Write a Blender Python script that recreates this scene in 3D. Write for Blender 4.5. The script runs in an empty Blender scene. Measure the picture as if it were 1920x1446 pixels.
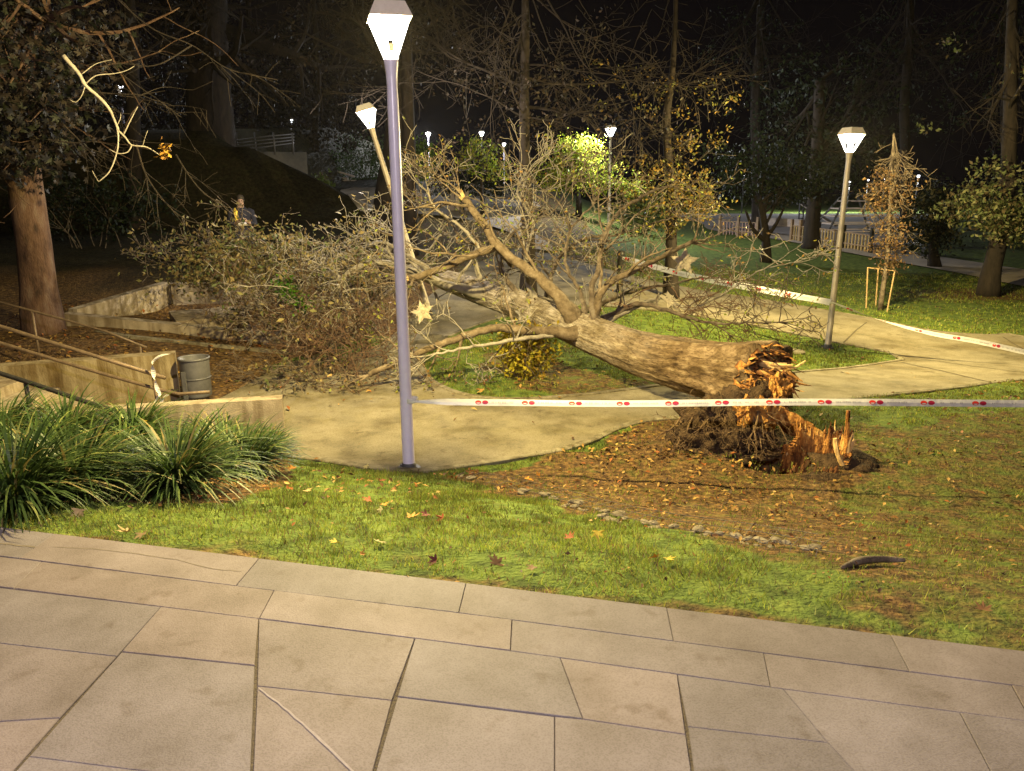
import bpy, bmesh, math, random
import numpy as np
from mathutils import Vector, Matrix
rng = random.Random(11); nr = np.random.RandomState(11)
SC = bpy.context.scene; COL = SC.collection
R = math.radians
# ------------------------------------------------------------------ camera
CAMZ, PITCH, ROLL, F = 2.55, 14.4, -0.46, 1423.0
RM = Matrix.Rotation(R(90 - PITCH), 3, 'X') @ Matrix.Rotation(R(ROLL), 3, 'Z')
cd = bpy.data.cameras.new('camera'); cam = bpy.data.objects.new('camera', cd); COL.objects.link(cam)
cd.sensor_width = 36; cd.lens = F / 1920 * 36; cd.clip_start = .05; cd.clip_end = 2000
cam.matrix_world = Matrix.Translation((0, 0, CAMZ)) @ RM.to_4x4(); SC.camera = cam
# ------------------------------------------------------------------ night sky, exposure
w = bpy.data.worlds.new('World'); SC.world = w; w.use_nodes = True
nt = w.node_tree; bg = nt.nodes['Background']
sky = nt.nodes.new('ShaderNodeTexSky'); sky.sky_type = 'NISHITA'; sky.sun_disc = False
sky.sun_elevation = R(-4); sky.sun_rotation = R(200)
mixn = nt.nodes.new('ShaderNodeMix'); mixn.data_type = 'RGBA'; mixn.inputs[0].default_value = .985
nt.links.new(sky.outputs[0], mixn.inputs[6]); mixn.inputs[7].default_value = (.045, .030, .040, 1)
nt.links.new(mixn.outputs[2], bg.inputs[0]); bg.inputs[1].default_value = 0.05
SC.view_settings.view_transform = 'Standard'; SC.view_settings.look = 'None'
SC.view_settings.exposure = -0.05; SC.view_settings.gamma = 1
SC.render.engine = 'CYCLES'; SC.cycles.use_denoising = True
SC.cycles.max_bounces = 5; SC.cycles.diffuse_bounces = 3; SC.cycles.glossy_bounces = 2
SC.cycles.transparent_max_bounces = 12; SC.cycles.use_light_tree = True; SC.cycles.sample_clamp_indirect = 3
# lamp power: (watts, colour)
MAIN_W, WARM = 4300, (1, .80, .33)
TILT_W, RIGHT_W, FAR_W, BEHIND_W = 1300, 5200, 3600, 1750
COOL, BEHIND_C = (.95, .97, 1), (1, .87, .93)

# ------------------------------------------------------------------ pixel -> world
def ray(px, py):
    d = RM @ Vector(((px - 960) / F, -(py - 723) / F, -1)); return d
def PL(px, py, z):
    d = ray(px, py); t = (z - CAMZ) / d.z; return Vector((d.x * t, d.y * t, z))
def W(px, py, y):
    d = ray(px, py); t = y / d.y; return Vector((d.x * t, y, CAMZ + d.z * t))
def sm(t): t = np.clip(t, 0, 1); return t * t * (3 - 2 * t)
E0, E1 = PL(0, 989, .95), PL(1920, 1221, .95)
ED = (E1 - E0).normalized(); EN = Vector((-ED.y, ED.x, 0))
_lat = {}
def vn(x, y, s=1.0, seed=0):
    if seed not in _lat: _lat[seed] = np.random.RandomState(seed + 50).rand(256, 256)
    L = _lat[seed]; x = np.asarray(x, float) / s + 1000; y = np.asarray(y, float) / s + 1000
    i = np.floor(x).astype(int); j = np.floor(y).astype(int); u = sm(x - i); v = sm(y - j)
    a, b = L[i % 256, j % 256], L[(i + 1) % 256, j % 256]; c, d = L[i % 256, (j + 1) % 256], L[(i + 1) % 256, (j + 1) % 256]
    return (a * (1 - u) + b * u) * (1 - v) + (c * (1 - u) + d * u) * v - .5
PITC = [0, 0]
def Z(x, y):
    x = np.asarray(x, float); y = np.asarray(y, float)
    s = (x - E0.x) * EN.x + (y - E0.y) * EN.y
    t = np.clip(s / 3.75, 0, 1); z = .93 * (1 - (.45 * t + .55 * sm(t)))
    z = z - .39 * sm((x - 1.5) / 4.3) * sm((y - 8) / 5.5) + .20 * np.exp(-((x + 3.2) / 1.5) ** 2 - ((y - 6.0) / .75) ** 2)
    z = z + sm((-x - 2.3) / 5) * sm((y - 8.3) / 4) * .45
    rise = .085 - .055 * sm((x - 1) / 9)
    yy = np.clip(y, 0, 48); z = z + rise * (yy - 13) * sm((yy - 12) / 5) * (yy > 12)
    bank = sm((y - 25) / 4) * np.clip((-x - 4.4) * .62, 0, 2.95)
    bank = bank * (1 - sm((y - 27.6) / 3.4) * sm((x + 11.0) / 1.5))
    return z + bank
def G(px, py):
    d = ray(px, py); t = 1.5
    while t < 260:
        if CAMZ + d.z * t <= float(Z(d.x * t, d.y * t)):
            a, b = t / 1.004 - .01, t
            for _ in range(20):
                m = (a + b) / 2
                if CAMZ + d.z * m <= float(Z(d.x * m, d.y * m)): b = m
                else: a = m
            return Vector((d.x * b, d.y * b, CAMZ + d.z * b))
        t = t * 1.004 + .005
    return Vector((d.x * 60, d.y * 60, float(Z(d.x * 60, d.y * 60))))
def proj(p):
    c = RM.transposed() @ (Vector(p) - Vector((0, 0, CAMZ))); return (960 + F * c.x / -c.z, 723 - F * c.y / -c.z)

# ------------------------------------------------------------------ materials
def newmat(name):
    m = bpy.data.materials.new(name); m.use_nodes = True; return m, m.node_tree, m.node_tree.nodes['Principled BSDF']
def pm(name, cols, scale=5, rough=.8, bump=.3, bscale=40, metal=0, detail=6, coord='Object', stretch=None, bdist=.02, spec=.3, spots=None):
    m, t, p = newmat(name); N, L = t.nodes, t.links
    tc = N.new('ShaderNodeTexCoord'); src = tc.outputs[coord]
    if stretch:
        mp = N.new('ShaderNodeMapping'); mp.inputs['Scale'].default_value = stretch; L.new(src, mp.inputs[0]); src = mp.outputs[0]
    n = N.new('ShaderNodeTexNoise'); n.inputs['Scale'].default_value = scale; n.inputs['Detail'].default_value = detail; n.inputs['Roughness'].default_value = .65
    L.new(src, n.inputs['Vector']); r = N.new('ShaderNodeValToRGB'); L.new(n.outputs[0], r.inputs[0])
    k = len(cols)
    while len(r.color_ramp.elements) < k: r.color_ramp.elements.new(.5)
    for i, c in enumerate(cols):
        e = r.color_ramp.elements[i]; e.position = .3 + .4 * i / max(1, k - 1); e.color = (*c, 1)
    cur = r.outputs[0]
    for sc_, st_, lo_c, e0, e1 in (spots or []):
        mp2 = N.new('ShaderNodeMapping'); mp2.inputs['Scale'].default_value = st_; L.new(tc.outputs[coord], mp2.inputs[0]); ns = N.new('ShaderNodeTexNoise'); ns.inputs['Scale'].default_value = sc_; ns.inputs['Detail'].default_value = 7; ns.inputs['Roughness'].default_value = .6; L.new(mp2.outputs[0], ns.inputs[0])
        rs_ = N.new('ShaderNodeValToRGB'); rs_.color_ramp.elements[0].position = e0; rs_.color_ramp.elements[0].color = (*lo_c, 1); rs_.color_ramp.elements[1].position = e1; rs_.color_ramp.elements[1].color = (1, 1, 1, 1); L.new(ns.outputs[0], rs_.inputs[0])
        mx_ = N.new('ShaderNodeMix'); mx_.data_type = 'RGBA'; mx_.blend_type = 'MULTIPLY'; mx_.inputs[0].default_value = 1; L.new(cur, mx_.inputs[6]); L.new(rs_.outputs[0], mx_.inputs[7]); cur = mx_.outputs[2]
    L.new(cur, p.inputs['Base Color'])
    p.inputs['Roughness'].default_value = rough; p.inputs['Metallic'].default_value = metal; p.inputs['Specular IOR Level'].default_value = spec
    if bump:
        n2 = N.new('ShaderNodeTexNoise'); n2.inputs['Scale'].default_value = bscale; n2.inputs['Detail'].default_value = 5
        L.new(src, n2.inputs['Vector']); b = N.new('ShaderNodeBump'); b.inputs['Strength'].default_value = bump; b.inputs['Distance'].default_value = bdist
        L.new(n2.outputs[0], b.inputs['Height']); L.new(b.outputs[0], p.inputs['Normal'])
    return m
def leafmat(name, trans=.35, rough=.55):
    m, t, p = newmat(name); N, L = t.nodes, t.links
    a = N.new('ShaderNodeAttribute'); a.attribute_name = 'Col'
    n = N.new('ShaderNodeTexNoise'); n.inputs['Scale'].default_value = 30; tc = N.new('ShaderNodeTexCoord'); L.new(tc.outputs['Object'], n.inputs[0])
    mx = N.new('ShaderNodeMix'); mx.data_type = 'RGBA'; mx.blend_type = 'MULTIPLY'; mx.inputs[0].default_value = .5
    L.new(a.outputs[0], mx.inputs[6]); L.new(n.outputs[0], mx.inputs[7]); L.new(mx.outputs[2], p.inputs['Base Color'])
    p.inputs['Roughness'].default_value = rough; p.inputs['Specular IOR Level'].default_value = .3
    tr = N.new('ShaderNodeBsdfTranslucent'); L.new(mx.outputs[2], tr.inputs[0]); ms = N.new('ShaderNodeMixShader'); ms.inputs[0].default_value = trans
    L.new(p.outputs[0], ms.inputs[1]); L.new(tr.outputs[0], ms.inputs[2]); L.new(ms.outputs[0], N['Material Output'].inputs[0])
    return m
def emat(name, colr, s, seethru=0):
    m, t, p = newmat(name); N, L = t.nodes, t.links
    e = N.new('ShaderNodeEmission'); e.inputs[0].default_value = (*colr, 1); e.inputs[1].default_value = s
    if seethru:
        tr = N.new('ShaderNodeBsdfTransparent'); ms = N.new('ShaderNodeMixShader'); ms.inputs[0].default_value = seethru
        L.new(e.outputs[0], ms.inputs[1]); L.new(tr.outputs[0], ms.inputs[2]); L.new(ms.outputs[0], N['Material Output'].inputs[0])
    else: L.new(e.outputs[0], N['Material Output'].inputs[0])
    return m
M = {}
M['bark'] = pm('fallen_bark', [(.12, .085, .055), (.26, .20, .14), (.40, .34, .26), (.20, .16, .08)], 5, .9, .9, 38, stretch=(1, 1, 1), bdist=.03)
def trunk_bark():
    m, t, p = newmat('fallen_trunk_bark'); N, L = t.nodes, t.links
    a = N.new('ShaderNodeAttribute'); a.attribute_name = 'Col'; tc = N.new('ShaderNodeTexCoord')
    def nz(src, s, d=7):
        n = N.new('ShaderNodeTexNoise'); n.inputs['Scale'].default_value = s; n.inputs['Detail'].default_value = d; n.inputs['Roughness'].default_value = .6; L.new(src, n.inputs[0]); return n
    def rp(n, cs):
        r = N.new('ShaderNodeValToRGB'); L.new(n.outputs[0], r.inputs[0])
        while len(r.color_ramp.elements) < len(cs): r.color_ramp.elements.new(.5)
        for i, (q, c) in enumerate(cs): r.color_ramp.elements[i].position = q; r.color_ramp.elements[i].color = (*c, 1)
        return r
    c1 = rp(nz(a.outputs['Color'], 9), [(.30, (.05, .03, .018)), (.45, (.15, .105, .062)), (.58, (.25, .185, .12)), (.72, (.38, .32, .23))])
    c2 = rp(nz(tc.outputs['Object'], 3.2, 5), [(.40, (.62, .55, .42)), (.6, (1.05, 1.0, .95))]); c3 = rp(nz(a.outputs['Color'], 40, 4), [(.36, (.45, .4, .35)), (.5, (1, 1, 1))])
    spc = N.new('ShaderNodeSeparateColor'); L.new(a.outputs['Color'], spc.inputs[0]); mr = N.new('ShaderNodeMapRange'); mr.inputs[1].default_value = .55; mr.inputs[2].default_value = 1.5; L.new(spc.outputs[2], mr.inputs[0])
    c4 = rp(nz(a.outputs['Color'], 12), [(.32, (.20, .17, .14)), (.5, (.38, .34, .29)), (.66, (.55, .51, .46))]); mz = N.new('ShaderNodeMix'); mz.data_type = 'RGBA'; L.new(mr.outputs[0], mz.inputs[0]); L.new(c1.outputs[0], mz.inputs[6]); L.new(c4.outputs[0], mz.inputs[7]); cur = mz.outputs[2]
    for q in (c2, c3):
        mx = N.new('ShaderNodeMix'); mx.data_type = 'RGBA'; mx.blend_type = 'MULTIPLY'; mx.inputs[0].default_value = .9; L.new(cur, mx.inputs[6]); L.new(q.outputs[0], mx.inputs[7]); cur = mx.outputs[2]
    L.new(cur, p.inputs['Base Color']); p.inputs['Roughness'].default_value = .92; p.inputs['Specular IOR Level'].default_value = .2
    b = N.new('ShaderNodeBump'); b.inputs['Strength'].default_value = 1; b.inputs['Distance'].default_value = .05; L.new(nz(a.outputs['Color'], 14, 8).outputs[0], b.inputs['Height']); L.new(b.outputs[0], p.inputs['Normal'])
    return m
M['trunkbark'] = trunk_bark()
M['redtwig'] = pm('dark_twig_bark', [(.06, .032, .02), (.14, .08, .05)], 9, .9, .4, 60)
M['branchbark'] = pm('branch_bark', [(.045, .032, .024), (.12, .09, .065), (.22, .18, .14)], 9, .85, .5, 60)
M['limbbark'] = pm('brown_limb_bark', [(.06, .042, .027), (.17, .125, .08), (.28, .22, .155)], 7, .9, .8, 50)
M['palebark'] = pm('pale_branch_bark', [(.19, .16, .13), (.38, .34, .28)], 9, .85, .5, 60)
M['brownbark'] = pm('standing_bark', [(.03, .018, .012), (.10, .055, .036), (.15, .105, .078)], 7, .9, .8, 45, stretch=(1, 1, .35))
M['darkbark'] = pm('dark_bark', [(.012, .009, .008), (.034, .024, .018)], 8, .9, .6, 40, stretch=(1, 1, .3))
M['wood'] = pm('fresh_wood', [(.28, .10, .025), (.62, .32, .09), (.80, .54, .20)], 6, .8, .7, 60, stretch=(3, 3, .5))
M['stumpwood'] = pm('torn_stump_wood', [(.022, .010, .006), (.15, .055, .016), (.52, .24, .06), (.82, .54, .17)], 5.5, .85, .9, 50, stretch=(1.4, 1.4, .55), bdist=.03)
M['heart'] = pm('torn_heartwood', [(.10, .035, .012), (.56, .26, .06), (.84, .54, .17)], 12, .85, 1, 70, stretch=(2, 2, .6), bdist=.03)
M['palewood'] = pm('pale_wood', [(.55, .32, .11), (.80, .58, .28)], 9, .75, .4, 60, stretch=(3, 3, .5))
M['darkwood'] = pm('rotten_wood', [(.035, .018, .010), (.13, .055, .02), (.28, .11, .03)], 9, .9, .8, 50)
M['soil'] = pm('root_soil', [(.022, .014, .009), (.075, .045, .024), (.13, .08, .04)], 14, 1, 1, 60, bdist=.04)
M['root'] = pm('root_bark', [(.09, .055, .03), (.22, .14, .075)], 12, .9, .5, 60)
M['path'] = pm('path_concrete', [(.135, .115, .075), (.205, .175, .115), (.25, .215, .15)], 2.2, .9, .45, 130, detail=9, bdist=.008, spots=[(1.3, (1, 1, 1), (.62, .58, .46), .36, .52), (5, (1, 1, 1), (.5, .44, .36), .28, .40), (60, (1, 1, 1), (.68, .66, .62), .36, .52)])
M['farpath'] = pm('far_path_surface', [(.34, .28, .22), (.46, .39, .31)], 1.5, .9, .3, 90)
M['kerb'] = pm('kerb_concrete', [(.13, .11, .075), (.27, .235, .16)], 12, .9, .5, 90, spots=[(3, (1, 1, 1), (.5, .46, .36), .38, .56)])
M['wall'] = pm('wall_concrete', [(.15, .115, .06), (.26, .205, .12), (.34, .28, .18)], 3, .9, .4, 60, detail=9, stretch=(1, 1, .5), spots=[(9, (1, 1, .10), (.55, .48, .36), .38, .56), (2.5, (1, 1, 1), (.66, .60, .50), .36, .55)])
M['wallgrey'] = pm('grey_wall_concrete', [(.27, .22, .15), (.42, .35, .26)], 4, .9, .4, 70, detail=9, spots=[(8, (1, 1, .10), (.58, .54, .48), .38, .56), (2.2, (1, 1, 1), (.66, .62, .56), .36, .55)])
M['darkwall'] = pm('dark_wall_render', [(.06, .06, .06), (.12, .11, .10)], 2, .9, .4, 30)
M['pole'] = pm('lamp_pole_lilac_light', [(.66, .61, .80), (.74, .69, .88)], 14, .30, .05, 60, metal=0, spec=.7)  # lilac light falling on the pole is put into its base colour
M['warmpole'] = pm('warm_pole_paint', [(.40, .34, .28), (.50, .43, .36)], 14, .45, .08, 60, metal=.2, spec=.5)
M['baffle'] = pm('lamp_baffle', [(.30, .21, .10), (.38, .28, .14)], 20, .6, .05, 50)
M['cap'] = pm('lamp_cap_plastic', [(.62, .56, .52), (.72, .66, .62)], 20, .5, .05, 50)
t_ = M['cap'].node_tree; tr_ = t_.nodes.new('ShaderNodeBsdfTranslucent'); tr_.inputs[0].default_value = (.5, .46, .42, 1); ms_ = t_.nodes.new('ShaderNodeMixShader'); ms_.inputs[0].default_value = .10
t_.links.new(t_.nodes['Principled BSDF'].outputs[0], ms_.inputs[1]); t_.links.new(tr_.outputs[0], ms_.inputs[2]); t_.links.new(ms_.outputs[0], t_.nodes['Material Output'].inputs[0])
M['glow'] = emat('lamp_glass_lit', (1, .95, .84), 14, .7)
M['glowcool'] = emat('cool_lamp_glass_lit', (.95, .96, 1), 14, .7)
M['rail'] = pm('handrail_metal', [(.10, .07, .045), (.20, .14, .09)], 14, .5, .2, 70, metal=.3)
M['darkmetal'] = pm('dark_metal', [(.02, .02, .02), (.05, .045, .04)], 14, .5, .2, 60, metal=.4)
M['bin'] = pm('bin_zinc', [(.085, .083, .09), (.15, .145, .155)], 8, .5, .15, 80, metal=.3)
M['tape'] = pm('tape_plastic', [(.58, .56, .54), (.68, .66, .63)], 9, .35, .35, 14, spec=.5)
M['tapered'] = pm('tape_red_print', [(.62, .03, .02), (.70, .05, .03)], 9, .4, 0)
M['tapecrimson'] = pm('tape_crimson_print', [(.32, .01, .04), (.40, .02, .06)], 9, .4, 0)
M['tapegrey'] = pm('tape_grey_print', [(.34, .32, .32), (.46, .44, .43)], 60, .4, 0)
M['star'] = pm('star_raffia', [(.34, .28, .20), (.54, .47, .36)], 30, .8, .5, 120)
M['stone'] = pm('gabion_stone', [(.10, .08, .055), (.27, .225, .16)], 7, .9, .6, 60)
M['wire'] = pm('gabion_wire', [(.10, .08, .06), (.18, .15, .12)], 20, .6, 0, metal=.5)
M['leaf'] = leafmat('leaf_surface'); M['litter'] = leafmat('dry_leaf_surface', .1, .7); M['blade'] = leafmat('grass_blade', .3, .5)
M['strap'] = leafmat('strap_leaf', .2, .5)
M['slabjoint'] = pm('joint_dirt', [(.07, .055, .035), (.12, .095, .06)], 20, 1, .6, 120)
M['chalk'] = pm('chalk_mark', [(.24, .21, .20), (.32, .28, .26)], 60, .95, 0)
M['stain'] = pm('dark_stain', [(.10, .08, .06), (.16, .13, .10)], 30, .9, 0)
M['skin'] = pm('skin', [(.30, .18, .13), (.36, .23, .17)], 20, .6, 0)
M['cloth'] = pm('dark_cloth', [(.012, .012, .02), (.022, .022, .034)], 30, .9, .2, 90)
M['hivis'] = pm('hivis_cloth', [(.75, .50, .05), (.85, .60, .08)], 30, .6, .1, 90)
M['reflect'] = pm('reflective_band', [(.75, .70, .62), (.85, .80, .70)], 30, .4, 0)
M['hair'] = pm('hair', [(.02, .015, .012), (.04, .03, .02)], 40, .7, .3, 90)
M['timber'] = pm('fence_timber', [(.20, .13, .08), (.34, .24, .15)], 9, .85, .4, 50)
M['yellowtimber'] = pm('yellow_fence_paint', [(.32, .22, .08), (.42, .30, .12)], 9, .7, .2, 50)
M['redtimber'] = pm('red_fence_paint', [(.24, .15, .12), (.34, .22, .18)], 9, .7, .2, 50)
M['whitetimber'] = pm('pale_fence_paint', [(.55, .45, .40), (.68, .58, .50)], 9, .7, .2, 50)
M['stake'] = pm('stake_timber', [(.38, .24, .12), (.55, .38, .20)], 9, .85, .3, 50)
M['playground'] = pm('playground_surface', [(.30, .27, .27), (.40, .36, .35)], 1.5, .9, .2, 50)

def slab_material():
    m, t, p = newmat('pavement_stone'); N, L = t.nodes, t.links
    a = N.new('ShaderNodeAttribute'); a.attribute_name = 'Col'; tc = N.new('ShaderNodeTexCoord')
    n = N.new('ShaderNodeTexNoise'); n.inputs['Scale'].default_value = 3.2; n.inputs['Detail'].default_value = 9; n.inputs['Roughness'].default_value = .62
    n3 = N.new('ShaderNodeTexNoise'); n3.inputs['Scale'].default_value = 170; n3.inputs['Detail'].default_value = 3
    n4 = N.new('ShaderNodeTexNoise'); n4.inputs['Scale'].default_value = 9; n4.inputs['Detail'].default_value = 2
    for q in (n, n3, n4): L.new(tc.outputs['Object'], q.inputs[0])
    r = N.new('ShaderNodeValToRGB'); r.color_ramp.elements[0].position = .3; r.color_ramp.elements[0].color = (.66, .62, .56, 1); r.color_ramp.elements[1].position = .72; r.color_ramp.elements[1].color = (1.12, 1.1, 1.06, 1); L.new(n.outputs[0], r.inputs[0])
    r3 = N.new('ShaderNodeValToRGB'); r3.color_ramp.elements[0].position = .36; r3.color_ramp.elements[0].color = (.80, .78, .76, 1); r3.color_ramp.elements[1].position = .55; r3.color_ramp.elements[1].color = (1, 1, 1, 1); L.new(n3.outputs[0], r3.inputs[0])
    r4 = N.new('ShaderNodeValToRGB'); r4.color_ramp.elements[0].position = .27; r4.color_ramp.elements[0].color = (.78, .74, .70, 1); r4.color_ramp.elements[1].position = .38; r4.color_ramp.elements[1].color = (1, 1, 1, 1); L.new(n4.outputs[0], r4.inputs[0])
    cur = a.outputs[0]
    for q in (r, r3, r4):
        mx = N.new('ShaderNodeMix'); mx.data_type = 'RGBA'; mx.blend_type = 'MULTIPLY'; mx.inputs[0].default_value = 1; L.new(cur, mx.inputs[6]); L.new(q.outputs[0], mx.inputs[7]); cur = mx.outputs[2]
    L.new(cur, p.inputs['Base Color']); p.inputs['Roughness'].default_value = .72; p.inputs['Specular IOR Level'].default_value = .3
    b = N.new('ShaderNodeBump'); b.inputs['Strength'].default_value = .35; b.inputs['Distance'].default_value = .004; L.new(n3.outputs[0], b.inputs['Height']); L.new(b.outputs[0], p.inputs['Normal'])
    return m
M['slab'] = slab_material()
def ground_material():
    m, t, p = newmat('ground_turf_and_soil'); N, L = t.nodes, t.links
    a = N.new('ShaderNodeAttribute'); a.attribute_name = 'Col'; sp = N.new('ShaderNodeSeparateColor'); L.new(a.outputs[0], sp.inputs[0])
    tc = N.new('ShaderNodeTexCoord')
    def noise(s, d=6):
        n = N.new('ShaderNodeTexNoise'); n.inputs['Scale'].default_value = s; n.inputs['Detail'].default_value = d; L.new(tc.outputs['Object'], n.inputs[0]); return n
    def ramp(n, cs):
        r = N.new('ShaderNodeValToRGB'); L.new(n.outputs[0], r.inputs[0])
        while len(r.color_ramp.elements) < len(cs): r.color_ramp.elements.new(.5)
        for i, (q, c) in enumerate(cs): r.color_ramp.elements[i].position = q; r.color_ramp.elements[i].color = (*c, 1)
        return r
    g = ramp(noise(7, 10), [(.3, (.04, .055, .014)), (.5, (.10, .145, .028)), (.7, (.16, .20, .04))])
    s = ramp(noise(16, 10), [(.3, (.035, .021, .012)), (.48, (.10, .058, .026)), (.62, (.18, .105, .04)), (.75, (.26, .19, .07))])
    bank_shade = N.new('ShaderNodeMix'); bank_shade.data_type = 'RGBA'; bank_shade_ramp = ramp(noise(9, 8), [(.35, (.010, .010, .006)), (.65, (.035, .032, .016))]); L.new(sp.outputs[1], bank_shade.inputs[0]); L.new(bank_shade_ramp.outputs[0], bank_shade.inputs[7]); L.new(bank_shade.outputs[2], p.inputs['Base Color']); mz_in = bank_shade.inputs[6]  # second channel mixes in a near black tone: shade of the left bank
    mx = N.new('ShaderNodeMix'); mx.data_type = 'RGBA'; n5 = noise(5, 8)
    ad = N.new('ShaderNodeMath'); ad.operation = 'MULTIPLY_ADD'; L.new(n5.outputs[0], ad.inputs[0]); ad.inputs[1].default_value = 1.1; L.new(sp.outputs[0], ad.inputs[2])
    rr = N.new('ShaderNodeMapRange'); rr.inputs[1].default_value = .85; rr.inputs[2].default_value = 1.25; L.new(ad.outputs[0], rr.inputs[0])
    L.new(rr.outputs[0], mx.inputs[0]); L.new(g.outputs[0], mx.inputs[6]); L.new(s.outputs[0], mx.inputs[7]); L.new(mx.outputs[2], mz_in)
    p.inputs['Roughness'].default_value = .95; p.inputs['Specular IOR Level'].default_value = .15
    b = N.new('ShaderNodeBump'); b.inputs['Strength'].default_value = .9; b.inputs['Distance'].default_value = .05; L.new(noise(34, 8).outputs[0], b.inputs['Height']); L.new(b.outputs[0], p.inputs['Normal'])
    return m
M['ground'] = ground_material()

# ------------------------------------------------------------------ object helpers
def tag(o, label=None, cat=None, group=None, kind=None):
    if label: o['label'] = label
    if cat: o['category'] = cat
    if group: o['group'] = group
    if kind: o['kind'] = kind
    return o
def empty(name, loc, label, cat, group=None, rz=0):
    o = bpy.data.objects.new(name, None); COL.objects.link(o); o.location = loc; o.rotation_euler = (0, 0, rz); o.empty_display_size = .1
    return tag(o, label, cat, group)
class MB:
    def __init__(s): s.v, s.f, s.m, s.c = [], [], [], None
    def add(s, vs, fs, mi=0):
        o = len(s.v); s.v += [tuple(x) for x in vs]; s.f += [tuple(i + o for i in f) for f in fs]; s.m += [mi] * len(fs)
    def box(s, c, d, mi=0, rot=None):
        hx, hy, hz = d[0] / 2, d[1] / 2, d[2] / 2; vs = [Vector((x, y, z)) for x in (-hx, hx) for y in (-hy, hy) for z in (-hz, hz)]
        if rot is not None: vs = [rot @ q for q in vs]
        s.add([q + Vector(c) for q in vs], [(0, 1, 3, 2), (4, 6, 7, 5), (0, 4, 5, 1), (2, 3, 7, 6), (0, 2, 6, 4), (1, 5, 7, 3)], mi)
    def prism(s, p0, p1, th, b0, b1, t0, t1, mi=0):
        d = Vector((p1[0] - p0[0], p1[1] - p0[1], 0)).normalized(); n = Vector((-d.y, d.x, 0)) * th
        a, b = Vector((p0[0], p0[1], 0)), Vector((p1[0], p1[1], 0)); zv = lambda q, z: (q.x, q.y, z)
        s.add([zv(a, b0), zv(b, b1), zv(b + n, b1), zv(a + n, b0), zv(a, t0), zv(b, t1), zv(b + n, t1), zv(a + n, t0)],
              [(0, 3, 2, 1), (4, 5, 6, 7), (0, 1, 5, 4), (1, 2, 6, 5), (2, 3, 7, 6), (3, 0, 4, 7)], mi)
    def tube(s, pts, rad, n=8, mi=0, cap=True, fn=None):
        pts = [Vector(p) for p in pts]; k = len(pts); rad = rad if hasattr(rad, '__len__') else [rad] * k
        u = None; o = len(s.v)
        for i, p in enumerate(pts):
            t = (pts[min(i + 1, k - 1)] - pts[max(i - 1, 0)])
            t = t.normalized() if t.length > 1e-9 else Vector((0, 0, 1))
            if u is None: u = t.orthogonal().normalized()
            else:
                u = u - t * u.dot(t); u = u.normalized() if u.length > 1e-6 else t.orthogonal().normalized()
            b = t.cross(u)
            for j in range(n):
                a = 2 * math.pi * j / n; r = rad[i] * (fn(i, j, a) if fn else 1); s.v.append(tuple(p + (u * math.cos(a) + b * math.sin(a)) * r))
        for i in range(k - 1):
            for j in range(n):
                q = (j + 1) % n; s.f.append((o + i * n + j, o + i * n + q, o + (i + 1) * n + q, o + (i + 1) * n + j)); s.m.append(mi)
        if cap and n > 3:
            s.f.append(tuple(o + j for j in reversed(range(n)))); s.m.append(mi); s.f.append(tuple(o + (k - 1) * n + j for j in range(n))); s.m.append(mi)
    def lathe(s, prof, n=16, c=(0, 0, 0), mi=0, ph=0):
        o = len(s.v); c = Vector(c)
        for r, z in prof:
            for j in range(n):
                a = 2 * math.pi * j / n + ph; s.v.append((c.x + r * math.cos(a), c.y + r * math.sin(a), c.z + z))
        for i in range(len(prof) - 1):
            for j in range(n):
                q = (j + 1) % n; s.f.append((o + i * n + j, o + i * n + q, o + (i + 1) * n + q, o + (i + 1) * n + j)); s.m.append(mi)
    def build(s, name, mats, parent=None, smooth=False, col=None):
        me = bpy.data.meshes.new(name); me.from_pydata(s.v, [], s.f)
        for q in (mats if isinstance(mats, (list, tuple)) else [mats]): me.materials.append(q)
        me.polygons.foreach_set('material_index', s.m)
        if smooth: me.polygons.foreach_set('use_smooth', [True] * len(s.f))
        if col is not None: setcol(me, col)
        me.update(); return link(name, me, parent)
def setcol(me, c):
    c = np.asarray(c, float); a = me.color_attributes.new('Col', 'FLOAT_COLOR', 'POINT')
    if c.shape[1] == 3: c = np.hstack([c, np.ones((len(c), 1))])
    a.data.foreach_set('color', c.ravel().astype(np.float32))
def link(name, me, parent=None):
    o = bpy.data.objects.new(name, me); COL.objects.link(o)
    if parent is not None:
        o.parent = parent
        if parent.type == 'EMPTY' or True:
            o.matrix_parent_inverse = Matrix.Identity(4)
    return o
def local(o, root):   # geometry given in world space: express under a root whose only transform is its location
    o.data.transform(Matrix.Translation(-root.location)); return o
def npmesh(name, V, T, mats, parent=None, col=None, smooth=False):
    me = bpy.data.meshes.new(name); V = np.asarray(V, np.float32); T = np.asarray(T, np.int32); k = T.shape[1]
    me.vertices.add(len(V)); me.vertices.foreach_set('co', V.ravel()); me.loops.add(T.size); me.loops.foreach_set('vertex_index', T.ravel())
    me.polygons.add(len(T)); me.polygons.foreach_set('loop_start', np.arange(0, T.size, k, dtype=np.int32)); me.polygons.foreach_set('loop_total', np.full(len(T), k, np.int32))
    if smooth: me.polygons.foreach_set('use_smooth', np.ones(len(T), bool))
    for q in (mats if isinstance(mats, (list, tuple)) else [mats]): me.materials.append(q)
    me.update(calc_edges=True)
    if col is not None: setcol(me, col)
    return link(name, me, parent)
def copy_tree(o, parent=None):
    c = o.copy(); COL.objects.link(c); c.parent = parent
    for ch in list(o.children): copy_tree(ch, c)
    return c
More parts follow.
